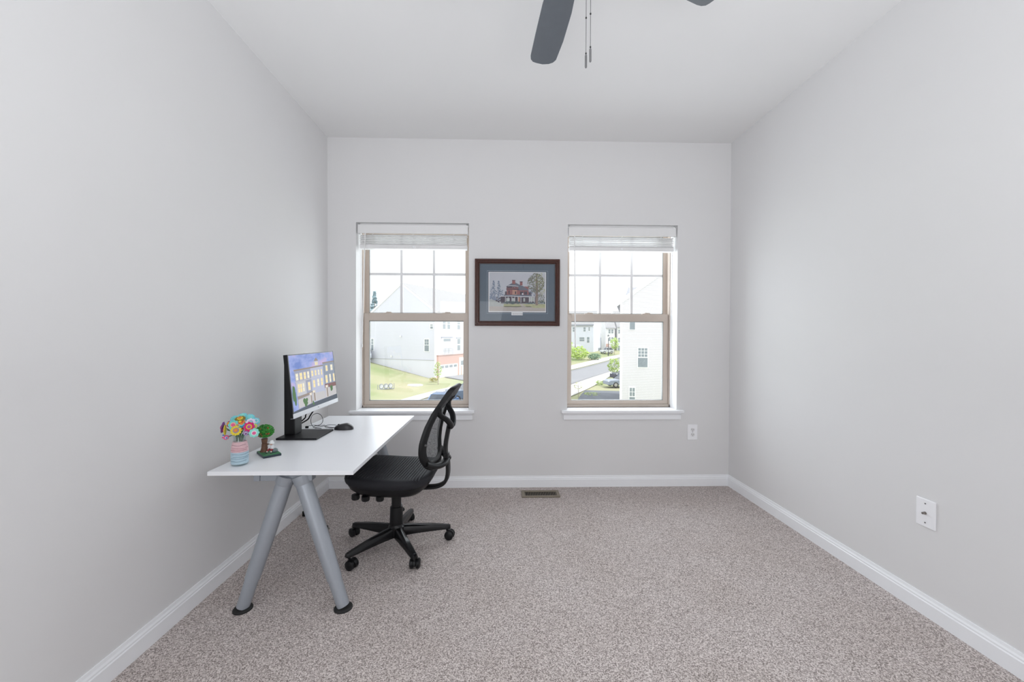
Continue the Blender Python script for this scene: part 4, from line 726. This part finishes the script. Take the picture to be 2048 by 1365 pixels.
class House:
    def __init__(s, name, O, e1, L1, e2, L2, zb, ze, zr, wallm, roofm, label):
        s.O = Vector((O[0], O[1], 0)); s.e1 = Vector((*e1, 0)).normalized(); s.e2 = Vector((*e2, 0)).normalized()
        s.t = thing(name, (O[0], O[1], zb), label, 'building')
        c = [s.O, s.O + s.e2 * L2]; md = s.O + s.e2 * (L2 / 2)
        pent = [c[0] + Vector((0, 0, zb)), c[1] + Vector((0, 0, zb)), c[1] + Vector((0, 0, ze)), md + Vector((0, 0, zr)), c[0] + Vector((0, 0, ze))]
        m = MB(); m.extrude(pent, s.e1 * L1); m.build('wall', wallm, s.t)
        ov = 0.35; up = Vector((0, 0, 0.05)); sl = (zr - ze) / (L2 / 2)
        for a, sg in ((c[0], -1), (c[1], 1)):
            e = a + s.e2 * (sg * ov) + Vector((0, 0, ze - sl * ov)); st = -s.e1 * 0.08
            q = [e + st + up, md + Vector((0, 0, zr)) + st + up, md + Vector((0, 0, zr)) + s.e1 * (L1 + 0.25) + up, e + s.e1 * (L1 + 0.25) + up]
            m = MB(); m.extrude(q, (0, 0, 0.16)); rf = m.build('roof', roofm, s.t)
            m = MB(); m.extrude([e + st * 1.1 - Vector((0, 0, 0.18)), e + st * 1.1 + up + Vector((0, 0, 0.14)), md + Vector((0, 0, zr + 0.19)) + st * 1.1, md + Vector((0, 0, zr - 0.13)) + st * 1.1], s.e1 * 0.12); m.build('rake_board', HTRIM, rf)
        s.g = (c[0], ze)
    def fr(s, face):
        return (s.O, s.e1, -s.e2) if face == 1 else (s.O, s.e2, -s.e1)
    def box(s, face, a, b, z0, z1, n0, n1, name, mt_, parent=None):
        O, e, n = s.fr(face); p = [O + e * u + n * w_ + Vector((0, 0, z)) for u in (a, b) for w_ in (n0, n1) for z in (z0, z1)]
        m = MB(); m.add(p, [(0, 1, 3, 2), (4, 6, 7, 5), (0, 4, 5, 1), (2, 3, 7, 6), (0, 2, 6, 4), (1, 5, 7, 3)]); return m.build(name, mt_, parent or s.t)
    def window(s, face, a, b, z0, z1, grid=(0, 0), two=True, tr=0.1, header=False):
        a, b = min(a, b), max(a, b); z0, z1 = min(z0, z1), max(z0, z1)
        f = s.box(face, a - tr, b + tr, z0 - tr, z1 + tr, 0.0, 0.05, 'window', HTRIM)
        zm = (z0 + z1) / 2; panes = [(z0, zm - 0.03), (zm + 0.03, z1)] if two else [(z0, z1)]
        for k, (p, q) in enumerate(panes):
            top = k == len(panes) - 1; gx, gy = (grid if top else (1, 1)); gx, gy = max(gx, 1), max(gy, 1); wx = (b - a) / gx; wy = (q - p) / gy; g = 0.022 if gx > 1 else 0.0
            for i in range(gx):
                for j in range(gy): s.box(face, a + i * wx + g, a + (i + 1) * wx - g, p + j * wy + g, p + (j + 1) * wy - g, 0.05, 0.06, 'pane', PANE, f)
        if header: s.box(face, a - tr - 0.15, b + tr + 0.15, z1 + tr, z1 + tr + 0.14, 0.0, 0.12, 'header', GUT, f)
# lavender townhouse across the lawn
h = House('townhouse', (-9.4, 57.0), (.45, .893), 24, (-.893, .45), 12.3, -5.4, 4.75, 9.0, SID_L, SHING, 'lavender grey gabled townhouse with a brick garage front beyond the lawn')
h.box(2, -0.02, 12.3, -5.4, -2.26, 0.0, 0.06, 'lower_siding', mat('siding_lower', (0.74, 0.74, 0.825), 0.6, var=0.02)); h.box(2, -0.05, 0.16, -5.3, 4.6, 0.0, 0.08, 'corner_board', HTRIM); h.box(1, -0.05, 0.16, -5.3, 4.6, 0.0, 0.08, 'corner_board', HTRIM); h.box(2, 0.16, 12.3, -2.29, -2.21, 0.06, 0.09, 'belt_line', mat('belt_grey', (0.5, 0.5, 0.5), 0.6))
bb = h.box(1, 0.16, 24, -5.4, -1.62, 0.0, 0.10, 'brick_front', BRICK); h.box(1, 0.16, 24, -1.62, -1.50, 0.0, 0.16, 'brick_cap', mat('brick_cap', (0.45, 0.30, 0.26), 0.8))
for a, b, z0, z1 in ((1.14, 1.89, -0.94, 0.78), (0.44, 0.88, 2.30, 2.95), (11.69, 12.1, -0.98, 0.8)): h.window(2, a, b, z0, z1, (2, 2))
for a, b in ((1.72, 2.4), (2.88, 3.57), (5.59, 6.33)): h.window(1, a, b, 2.3, 3.75, (2, 2))
h.window(1, 5.55, 6.41, -0.97, 0.8, (1, 1), header=True)
jd = h.box(1, 1.45, 4.0, -1.62, 1.0, 0.0, 0.12, 'balcony_door', HTRIM); h.box(1, 1.8, 3.6, 0.45, 0.85, 0.12, 0.14, 'pane', PANE, jd); h.box(1, 1.9, 2.6, -1.3, 0.3, 0.12, 0.13, 'pane', mat('bright_pane', (0.66, 0.68, 0.70), 0.2), jd); h.box(1, 2.8, 3.5, -1.3, 0.3, 0.12, 0.13, 'pane', MATS['bright_pane'], jd); h.box(1, 1.3, 4.15, 1.0, 1.14, 0.0, 0.2, 'header', GUT, jd)
for k in range(9): h.box(1, 1.5 + k * 0.3, 1.54 + k * 0.3, -1.55, -0.6, 0.3, 0.33, 'baluster', GUT, jd)
h.box(1, 1.45, 4.0, -0.62, -0.57, 0.29, 0.34, 'rail', GUT, jd)
gd = h.box(1, 0.75, 5.55, -5.2, -2.95, 0.10, 0.14, 'garage_door', DOORG)
for k in range(4): h.box(1, 1.0 + k * 1.15, 1.0 + k * 1.15 + 0.85, -3.45, -3.10, 0.14, 0.15, 'pane', PANE, gd)
for k in range(3): h.box(1, 0.75, 5.55, -3.62 - k * 0.55, -3.59 - k * 0.55, 0.14, 0.145, 'panel_joint', mat('joint_grey', (0.6, 0.6, 0.62), 0.6), gd)
ed = h.box(1, 6.0, 7.8, -5.2, -2.1, 0.10, 0.15, 'entry_door', HTRIM); h.box(1, 6.45, 7.2, -3.3, -2.6, 0.15, 0.16, 'pane', PANE, ed); h.box(1, 6.4, 6.75, -5.0, -3.45, 0.15, 0.16, 'door_leaf', mat('door_leaf_rose', (0.62, 0.42, 0.38), 0.5), ed)
for u, z in ((6.26, 1.2), (8.0, -1.82)): h.box(2, u - 0.12, u + 0.12, z - 0.12, z + 0.12, 0.06, 0.2, 'wall_vent', HTRIM)
h.box(1, -0.3, 24, 4.42, 4.60, 0.30, 0.45, 'gutter', HTRIM)
# cross gable on the front roof slope
O, e, n = h.fr(1); m = MB(); m.extrude([O + e * 12 + n * 0.05 + Vector((0, 0, 4.7)), O + e * 18.5 + n * 0.05 + Vector((0, 0, 4.7)), O + e * 15.2 + n * 0.05 + Vector((0, 0, 7.6))], -n * 4); m.build('cross_gable', SID_L, h.t)
# white siding house next door
h = House('white_siding_house', (9.03, 30.0), (.31, .95), 11.0, (.95, -.31), 9.0, -5.2, 3.88, 7.05, SID_W, SHIN2, 'white siding gable house filling the right side of the street window')
h.window(2, 1.28, 1.96, -1.06, 0.38, (3, 3), tr=0.06); h.window(2, 0.68, 1.08, -4.0, -2.62, (2, 2), tr=0.05); h.window(2, 0.67, 1.05, 1.75, 2.95, (1, 1), tr=0.05)
h.box(2, -0.04, 0.14, -5.2, 3.75, 0.0, 0.05, 'corner_board', HTRIM)
O, e, n = h.fr(2); m = MB(); m.extrude([O + e * 0.15 - n * 3.0 + Vector((0, 0, 3.9)), O + e * 4.2 - n * 3.0 + Vector((0, 0, 3.9)), O + e * 4.2 - n * 4.6 + Vector((0, 0, 5.35)), O + e * 0.5 - n * 4.6 + Vector((0, 0, 5.35))], (0, 0, 0.12)); m.build('rear_roof', SHIN2, h.t)
# houses up the street
h = House('far_house', (24.6, 106.0), (-.95, .31), 16, (.5, .866), 7.2, -4.2, 4.4, 8.2, SID_F, SHING, 'pale lavender house up the street behind the bright bush')
for a, b, z0, z1 in ((2.63, 2.03, 2.63, 3.77), (1.3, 0.9, 2.83, 3.77), (3.69, 2.35, 0, 1.07), (1.69, 1.02, -0.39, 1.15), (5.53, 4.91, 2.56, 3.79)): h.window(1, a, b, z0, z1, (1, 1), tr=0.07)
h.box(1, -0.2, 16, 4.25, 4.55, 0.2, 0.4, 'gutter', GUT); h.box(2, 4.6, 6.9, -3.2, -1.9, 0.0, 0.05, 'garage_panel', PANE)
h.box(2, 7.0, 7.18, -2.5, 1.0, 0.0, 0.1, 'downspout', GUT)
h = House('far_townhouse', (29.3, 111.3), (1, 0), 2.6, (0, 1), 9, -4.4, 3.8, 8.0, SID_G, SHING, 'distant white townhouse with an awning behind the lamp posts')
for a, b, z0, z1 in ((0.8, 1.35, 2.22, 3.28), (1.6, 2.15, 2.22, 3.28), (0.8, 1.35, 0.1, 1.1), (1.6, 2.15, 0.1, 1.1)): h.window(1, a, b, z0, z1, (1, 1), tr=0.06)
h.box(1, 0, 2.5, -1.95, -1.6, 0.0, 0.6, 'awning', mat('awning_brown', (0.32, 0.27, 0.25), 0.7)); h.box(1, 0.1, 1.7, -3.4, -1.95, 0.0, 0.05, 'garage_door', DOORG); h.box(1, 0.0, 2.5, 3.65, 3.85, 0.1, 0.25, 'gutter', GUT); h.box(1, 0.15, 1.0, -1.55, -0.75, 0.0, 0.05, 'brick_panel', BRICK)
h = House('far_white_rowhouse', (32.6, 111.3), (1, 0), 7.0, (0, 1), 9, -4.4, 4.05, 8.6, mat('siding_far_plain', (0.80, 0.80, 0.82), 0.6, var=0.02), SHING, 'distant plain white rowhouse next to the siding house edge')
for a, b, z0, z1 in ((0.3, 0.85, 2.15, 3.2), (0.3, 0.85, -0.3, 0.96), (1.4, 1.7, 2.2, 2.8)): h.window(1, a, b, z0, z1, (1, 1), tr=0.06)
h.box(1, 0.0, 7.0, 3.9, 4.1, 0.1, 0.25, 'gutter', GUT); h.box(1, 0.2, 1.0, -3.4, -1.3, 0.0, 0.05, 'entry_door', PANE)

# ------------------------------------------------------------------ outside: cars
CARP = {}
def car(x, y, ang, colr, label, L=4.6, Wd=1.85, Hh=1.5, suv=False):
    z = gz(x, y) + 0.08; t = thing('car', (x, y, z), label, 'car', rz=ang)
    pm = mat('car_paint_%02d%02d%02d' % tuple(int(c * 99) for c in colr), colr, 0.25, 0.2); gm = mat('car_glass', (0.05, 0.06, 0.08), 0.08)
    hb = 0.62 * Hh; prof = [(-L / 2, 0.30), (-L / 2 + 0.03, hb * 0.78), (-L / 2 + 0.25, hb * 0.93), (-L * 0.16, hb), (L * 0.33, hb), (L / 2 - 0.1, hb * 0.95), (L / 2, hb * 0.6), (L / 2 - 0.03, 0.30)]
    m = MB(); m.extrude([(a, -Wd / 2, b) for a, b in prof], (0, Wd, 0)); bd = m.build('car_body', pm, t, True, bevel=0.06)
    e = L * (0.46 if suv else 0.34); cab = [(-L * 0.19, hb - 0.01), (-L * 0.04, Hh - 0.03), (L * 0.05, Hh), (e - 0.35, Hh - 0.02), (e, hb - 0.01)]
    vs = [Vector((a, -Wd / 2 + 0.06 + 0.16 * (b - hb) / (Hh - hb), b)) for a, b in cab] + [Vector((a, Wd / 2 - 0.06 - 0.16 * (b - hb) / (Hh - hb), b)) for a, b in cab]; n = 5
    m = MB(); m.add(vs, [(4, 3, 2, 1, 0), (5, 6, 7, 8, 9)] + [(i, (i + 1) % n, n + (i + 1) % n, n + i) for i in range(n)]); m.build('cabin_glass', gm, t, True)
    m = MB(); m.extrude([(-L * 0.045, -Wd / 2 + 0.20, Hh - 0.03), (L * 0.05, -Wd / 2 + 0.20, Hh + 0.01), (e - 0.33, -Wd / 2 + 0.20, Hh - 0.01), (e - 0.33, -Wd / 2 + 0.20, Hh - 0.06), (-L * 0.03, -Wd / 2 + 0.20, Hh - 0.06)], (0, Wd - 0.40, 0)); m.build('roof_panel', pm, t, True, bevel=0.02)
    for sg in (-1, 1):
        m = MB(); m.tube([(L * 0.08, sg * (Wd / 2 - 0.07), hb - 0.02), (L * 0.08, sg * (Wd / 2 - 0.21), Hh - 0.02)], 0.05, 6); m.tube([(e - 0.05, sg * (Wd / 2 - 0.07), hb - 0.02), (e - 0.38, sg * (Wd / 2 - 0.21), Hh - 0.03)], 0.06, 6); m.tube([(-L * 0.185, sg * (Wd / 2 - 0.07), hb - 0.02), (-L * 0.045, sg * (Wd / 2 - 0.21), Hh - 0.03)], 0.04, 6); m.build('pillar', pm, t, True)
        m = MB(); m.sphere((-L * 0.12, sg * (Wd / 2 + 0.09), hb + 0.08), 0.10, 8, 6, (0.7, 1, 0.7)); m.build('mirror', pm, bd, True, smooth=60)
        for xx in (-L * 0.31, L * 0.30):
            m = MB(); m.tube([(xx, sg * (Wd / 2 - 0.18), 0.32), (xx, sg * (Wd / 2 + 0.01), 0.32)], 0.32, 16); wl = m.build('wheel', RUBBER, t, True, smooth=40)
            m = MB(); m.tube([(xx, sg * (Wd / 2 + 0.01), 0.32), (xx, sg * (Wd / 2 + 0.02), 0.32)], 0.20, 12); m.build('hubcap', mat('hubcap_silver', (0.5, 0.5, 0.52), 0.3, 0.7), wl, True)
        m = MB(); m.sphere((-L / 2 + 0.10, sg * (Wd / 2 - 0.3), hb * 0.80), 0.13, 8, 6, (0.6, 1.3, 0.6)); m.build('headlight', mat('headlight', (0.75, 0.77, 0.8), 0.1), bd, True, smooth=60)
car(-2.9, 37.0, math.radians(20), (0.10, 0.14, 0.20), 'dark blue grey car parked outside behind the chair back', 4.7, 1.9, 1.75, True)
car(-4.75, 31.3, math.radians(82), (0.07, 0.14, 0.28), 'blue car whose roof shows at the bottom of the lawn window', 4.6, 1.85, 1.42)
car(14.6, 47.0, math.radians(8), (0.28, 0.33, 0.42), 'silver blue sedan parked in the shade beside the white house', 4.6, 1.8, 1.45)
car(17.6, 55.0, math.radians(20), (0.06, 0.07, 0.10), 'dark car parked behind the silver blue sedan', 4.7, 1.9, 1.7, True)
car(27.0, 101.4, math.radians(10), (0.62, 0.64, 0.68), 'pale car parked far up the street below the awning', 3.2, 1.8, 1.5, True)
car(13.6, 90.0, math.radians(60), (0.80, 0.80, 0.82), 'white car half hidden by the bright bush', 4.4, 1.8, 1.45)
car(-21.7, 62.6, math.radians(-60), (0.40, 0.43, 0.50), 'grey vehicle at the left edge of the lawn', 4.6, 1.85, 1.75, True)

# ------------------------------------------------------------------ outside: trees, bushes, lamp posts
LEAF = {}
def leafm(c): return mat('leaf_%02d%02d%02d' % tuple(int(v * 99) for v in c), c, 0.7, var=0.35, vscale=1.5)
def plant(name, x, y, hgt, rx, rz, base, c, label, cat, n=260, size=0.16, trunk=0.05, cone=False):
    z = gz(x, y); t = thing(name, (x, y, z), label, cat)
    m = MB()
    if trunk:
        m.tube([(x, y, z - 0.1), (x + 0.03, y, z + hgt * 0.5), (x, y, z + hgt * 0.92)], [trunk, trunk * 0.7, trunk * 0.25], 7)
        for k in range(7):
            a = random.uniform(0, 6.28); zz = z + base + (hgt - base) * random.uniform(0.0, 0.6); m.tube([(x, y, zz), (x + math.cos(a) * rx * 0.7, y + math.sin(a) * rx * 0.7, zz + rz * 0.5)], [trunk * 0.4, trunk * 0.1], 5)
        m.build('trunk', mat('tree_bark', (0.36, 0.30, 0.25), 0.9, var=0.2, vscale=5), t, smooth=60)
    m = MB()
    for k in range(n):
        if cone:
            f = random.random() ** 0.7; zz = z + base + (hgt - base) * (1 - f); rr = rx * f * random.uniform(0.5, 1); a = random.uniform(0, 6.28); p = Vector((x + rr * math.cos(a), y + rr * math.sin(a), zz))
        else:
            d = Vector((random.gauss(0, 1), random.gauss(0, 1), random.gauss(0, 1))).normalized() * random.uniform(0.35, 1) ** 0.6; p = Vector((x + d.x * rx, y + d.y * rx, z + base + rz + d.z * rz))
        u = Vector((random.gauss(0, 1), random.gauss(0, 1), random.gauss(0, 0.6))).normalized(); w_ = u.orthogonal().normalized(); s_ = size * random.uniform(0.6, 1.3)
        m.add([p - u * s_, p + w_ * s_ * 0.45 , p + u * s_, p - w_ * s_ * 0.45], [(0, 1, 2, 3)])
    o = m.build('foliage', leafm(c), t); o['kind'] = 'stuff'
plant('young_tree', -7.86, 49.6, 3.0, 0.55, 1.05, 0.8, (0.34, 0.46, 0.14), 'slim young tree on the lawn before the brick garage', 'tree', 150, 0.13)
plant('shrub', -8.9, 52.5, 0.6, 0.55, 0.28, 0.05, (0.38, 0.36, 0.14), 'small yellow shrub at the corner of the lavender townhouse', 'shrub', 120, 0.12, 0)
plant('sapling', 7.55, 38.9, 1.7, 0.55, 0.55, 0.6, (0.45, 0.47, 0.20), 'thin sapling at the bottom of the street window', 'tree', 45, 0.10, 0.025)
plant('bush', 17.0, 87.0, 3.2, 2.1, 1.5, 0.1, (0.38, 0.52, 0.10), 'bright green bush across the street', 'bush', 420, 0.30, 0)
plant('bush', 13.9, 82.5, 4.6, 1.2, 2.2, 0.2, (0.36, 0.50, 0.12), 'tall narrow bush at the left edge of the street window', 'bush', 260, 0.26, 0)
plant('bush', 20.3, 86.5, 1.5, 1.5, 0.7, 0.1, (0.16, 0.26, 0.16), 'low dark green bush right of the bright bush', 'bush', 260, 0.26, 0)
plant('street_tree', 28.0, 98.0, 4.6, 1.1, 1.6, 1.2, (0.36, 0.50, 0.12), 'young street tree between the two lamp posts', 'tree', 240, 0.24, 0.06)
plant('street_tree', 30.6, 98.0, 3.2, 0.9, 1.1, 0.8, (0.40, 0.50, 0.12), 'smaller street tree beside the far lamp post', 'tree', 150, 0.22, 0.05)
plant('young_tree', 16.6, 58.2, 3.0, 0.95, 1.2, 0.6, (0.34, 0.46, 0.12), 'green tree by the curb at the corner of the siding house', 'tree', 300, 0.18, 0.05)
plant('shrub', 12.2, 48.9, 0.7, 0.55, 0.3, 0.05, (0.36, 0.46, 0.18), 'little shrub in front of the silver blue sedan', 'shrub', 110, 0.12, 0)
plant('shrub', 9.2, 40.2, 0.4, 0.9, 0.16, 0.02, (0.36, 0.44, 0.18), 'low patch of plants by the thin sapling', 'shrub', 110, 0.10, 0)
plant('conifer', -22.9, 72.5, 11.6, 2.6, 3.0, 1.0, (0.27, 0.37, 0.41), 'blue green conifer left of the lavender townhouse', 'tree', 700, 0.45, 0.18, True)
plant('autumn_tree', -22.9, 67.2, 6.0, 1.8, 1.5, 3.0, (0.52, 0.50, 0.30), 'yellowish tree under the conifer by the townhouse gable', 'tree', 320, 0.3, 0.1)
def lamp(x, y, hgt, label):
    z = gz(x, y); t = thing('street_lamp', (x, y, z), label, 'lamp post'); dk = mat('lamp_post_black', (0.06, 0.065, 0.08), 0.5)
    m = MB(); m.lathe([(0.16, 0), (0.14, 0.3), (0.07, 0.5), (0.06, hgt - 0.9), (0.12, hgt - 0.8), (0.05, hgt - 0.75)], (x, y, z), 10); m.build('post', dk, t, smooth=50)
    m = MB(); m.lathe([(0.10, hgt - 0.75), (0.22, hgt - 0.25), (0.2, hgt - 0.22)], (x, y, z), 10); m.build('lantern_glass', mat('lantern_glass', (0.8, 0.8, 0.8), 0.3), t, smooth=50)
    m = MB(); m.lathe([(0.32, hgt - 0.22), (0.26, hgt - 0.12), (0.08, hgt), (0.03, hgt + 0.15)], (x, y, z), 10); m.build('lantern_cap', dk, t, smooth=50)
lamp(26.0, 96.2, 5.0, 'dark lamp post in front of the awning up the street'); lamp(25.9, 84.5, 4.3, 'nearer lamp post at the edge of the white siding house')
# things on the lawn
x, y = -10.5, 48.5; t = thing('utility_cover', (x, y, gz(x, y)), 'pale round utility cover in the lawn', 'cover')
m = MB(); m.lathe([(1.0, 0.0), (1.0, 0.10), (0.9, 0.12)], (x, y, gz(x, y)), 28); m.build('cover_ring', CONC, t); m = MB(); m.lathe([(0.86, 0.12), (0.84, 0.14)], (x, y, gz(x, y)), 28); m.build('cover_lid', mat('lid_pale', (0.7, 0.7, 0.68), 0.8, var=0.1), t)
x, y = -12.5, 43.4; z = gz(x, y); t = thing('lawn_rack', (x, y, z), 'small white and grey hooped rack standing on the lawn', 'rack'); WG = mat('rack_white', (0.75, 0.76, 0.80), 0.5); RG = mat('rack_grey', (0.28, 0.30, 0.34), 0.5)
m = MB(); m.tube([(x - 0.75, y - 0.45, z + 0.05), (x + 0.75, y + 0.45, z + 0.05)], 0.05, 6); m.tube([(x - 0.75, y - 0.45, z + 0.05), (x - 0.75, y - 0.45, z + 0.55)], 0.03, 6); m.tube([(x + 0.75, y + 0.45, z + 0.05), (x + 0.75, y + 0.45, z + 0.62)], 0.03, 6); m.build('rack_base', RG, t)
for k in (-0.42, 0.0, 0.42):
    m = MB(); c_ = Vector((x + k * 1.0, y + k * 0.6, z + 0.36)); d = Vector((1, 0.6, 0)).normalized(); m.tube([c_ + d * 0.22 * math.cos(a) + Vector((0, 0, 0.25 * math.sin(a))) for a in [j * math.pi / 8 for j in range(16)]], 0.035, 6, closed=True); hp = m.build('hoop', RG, t, smooth=60)
    m = MB(); m.tube([c_ + Vector((0, 0.02, 0)), c_ + Vector((0, 0.04, 0))], 0.20, 14); m.build('disc', WG, hp)
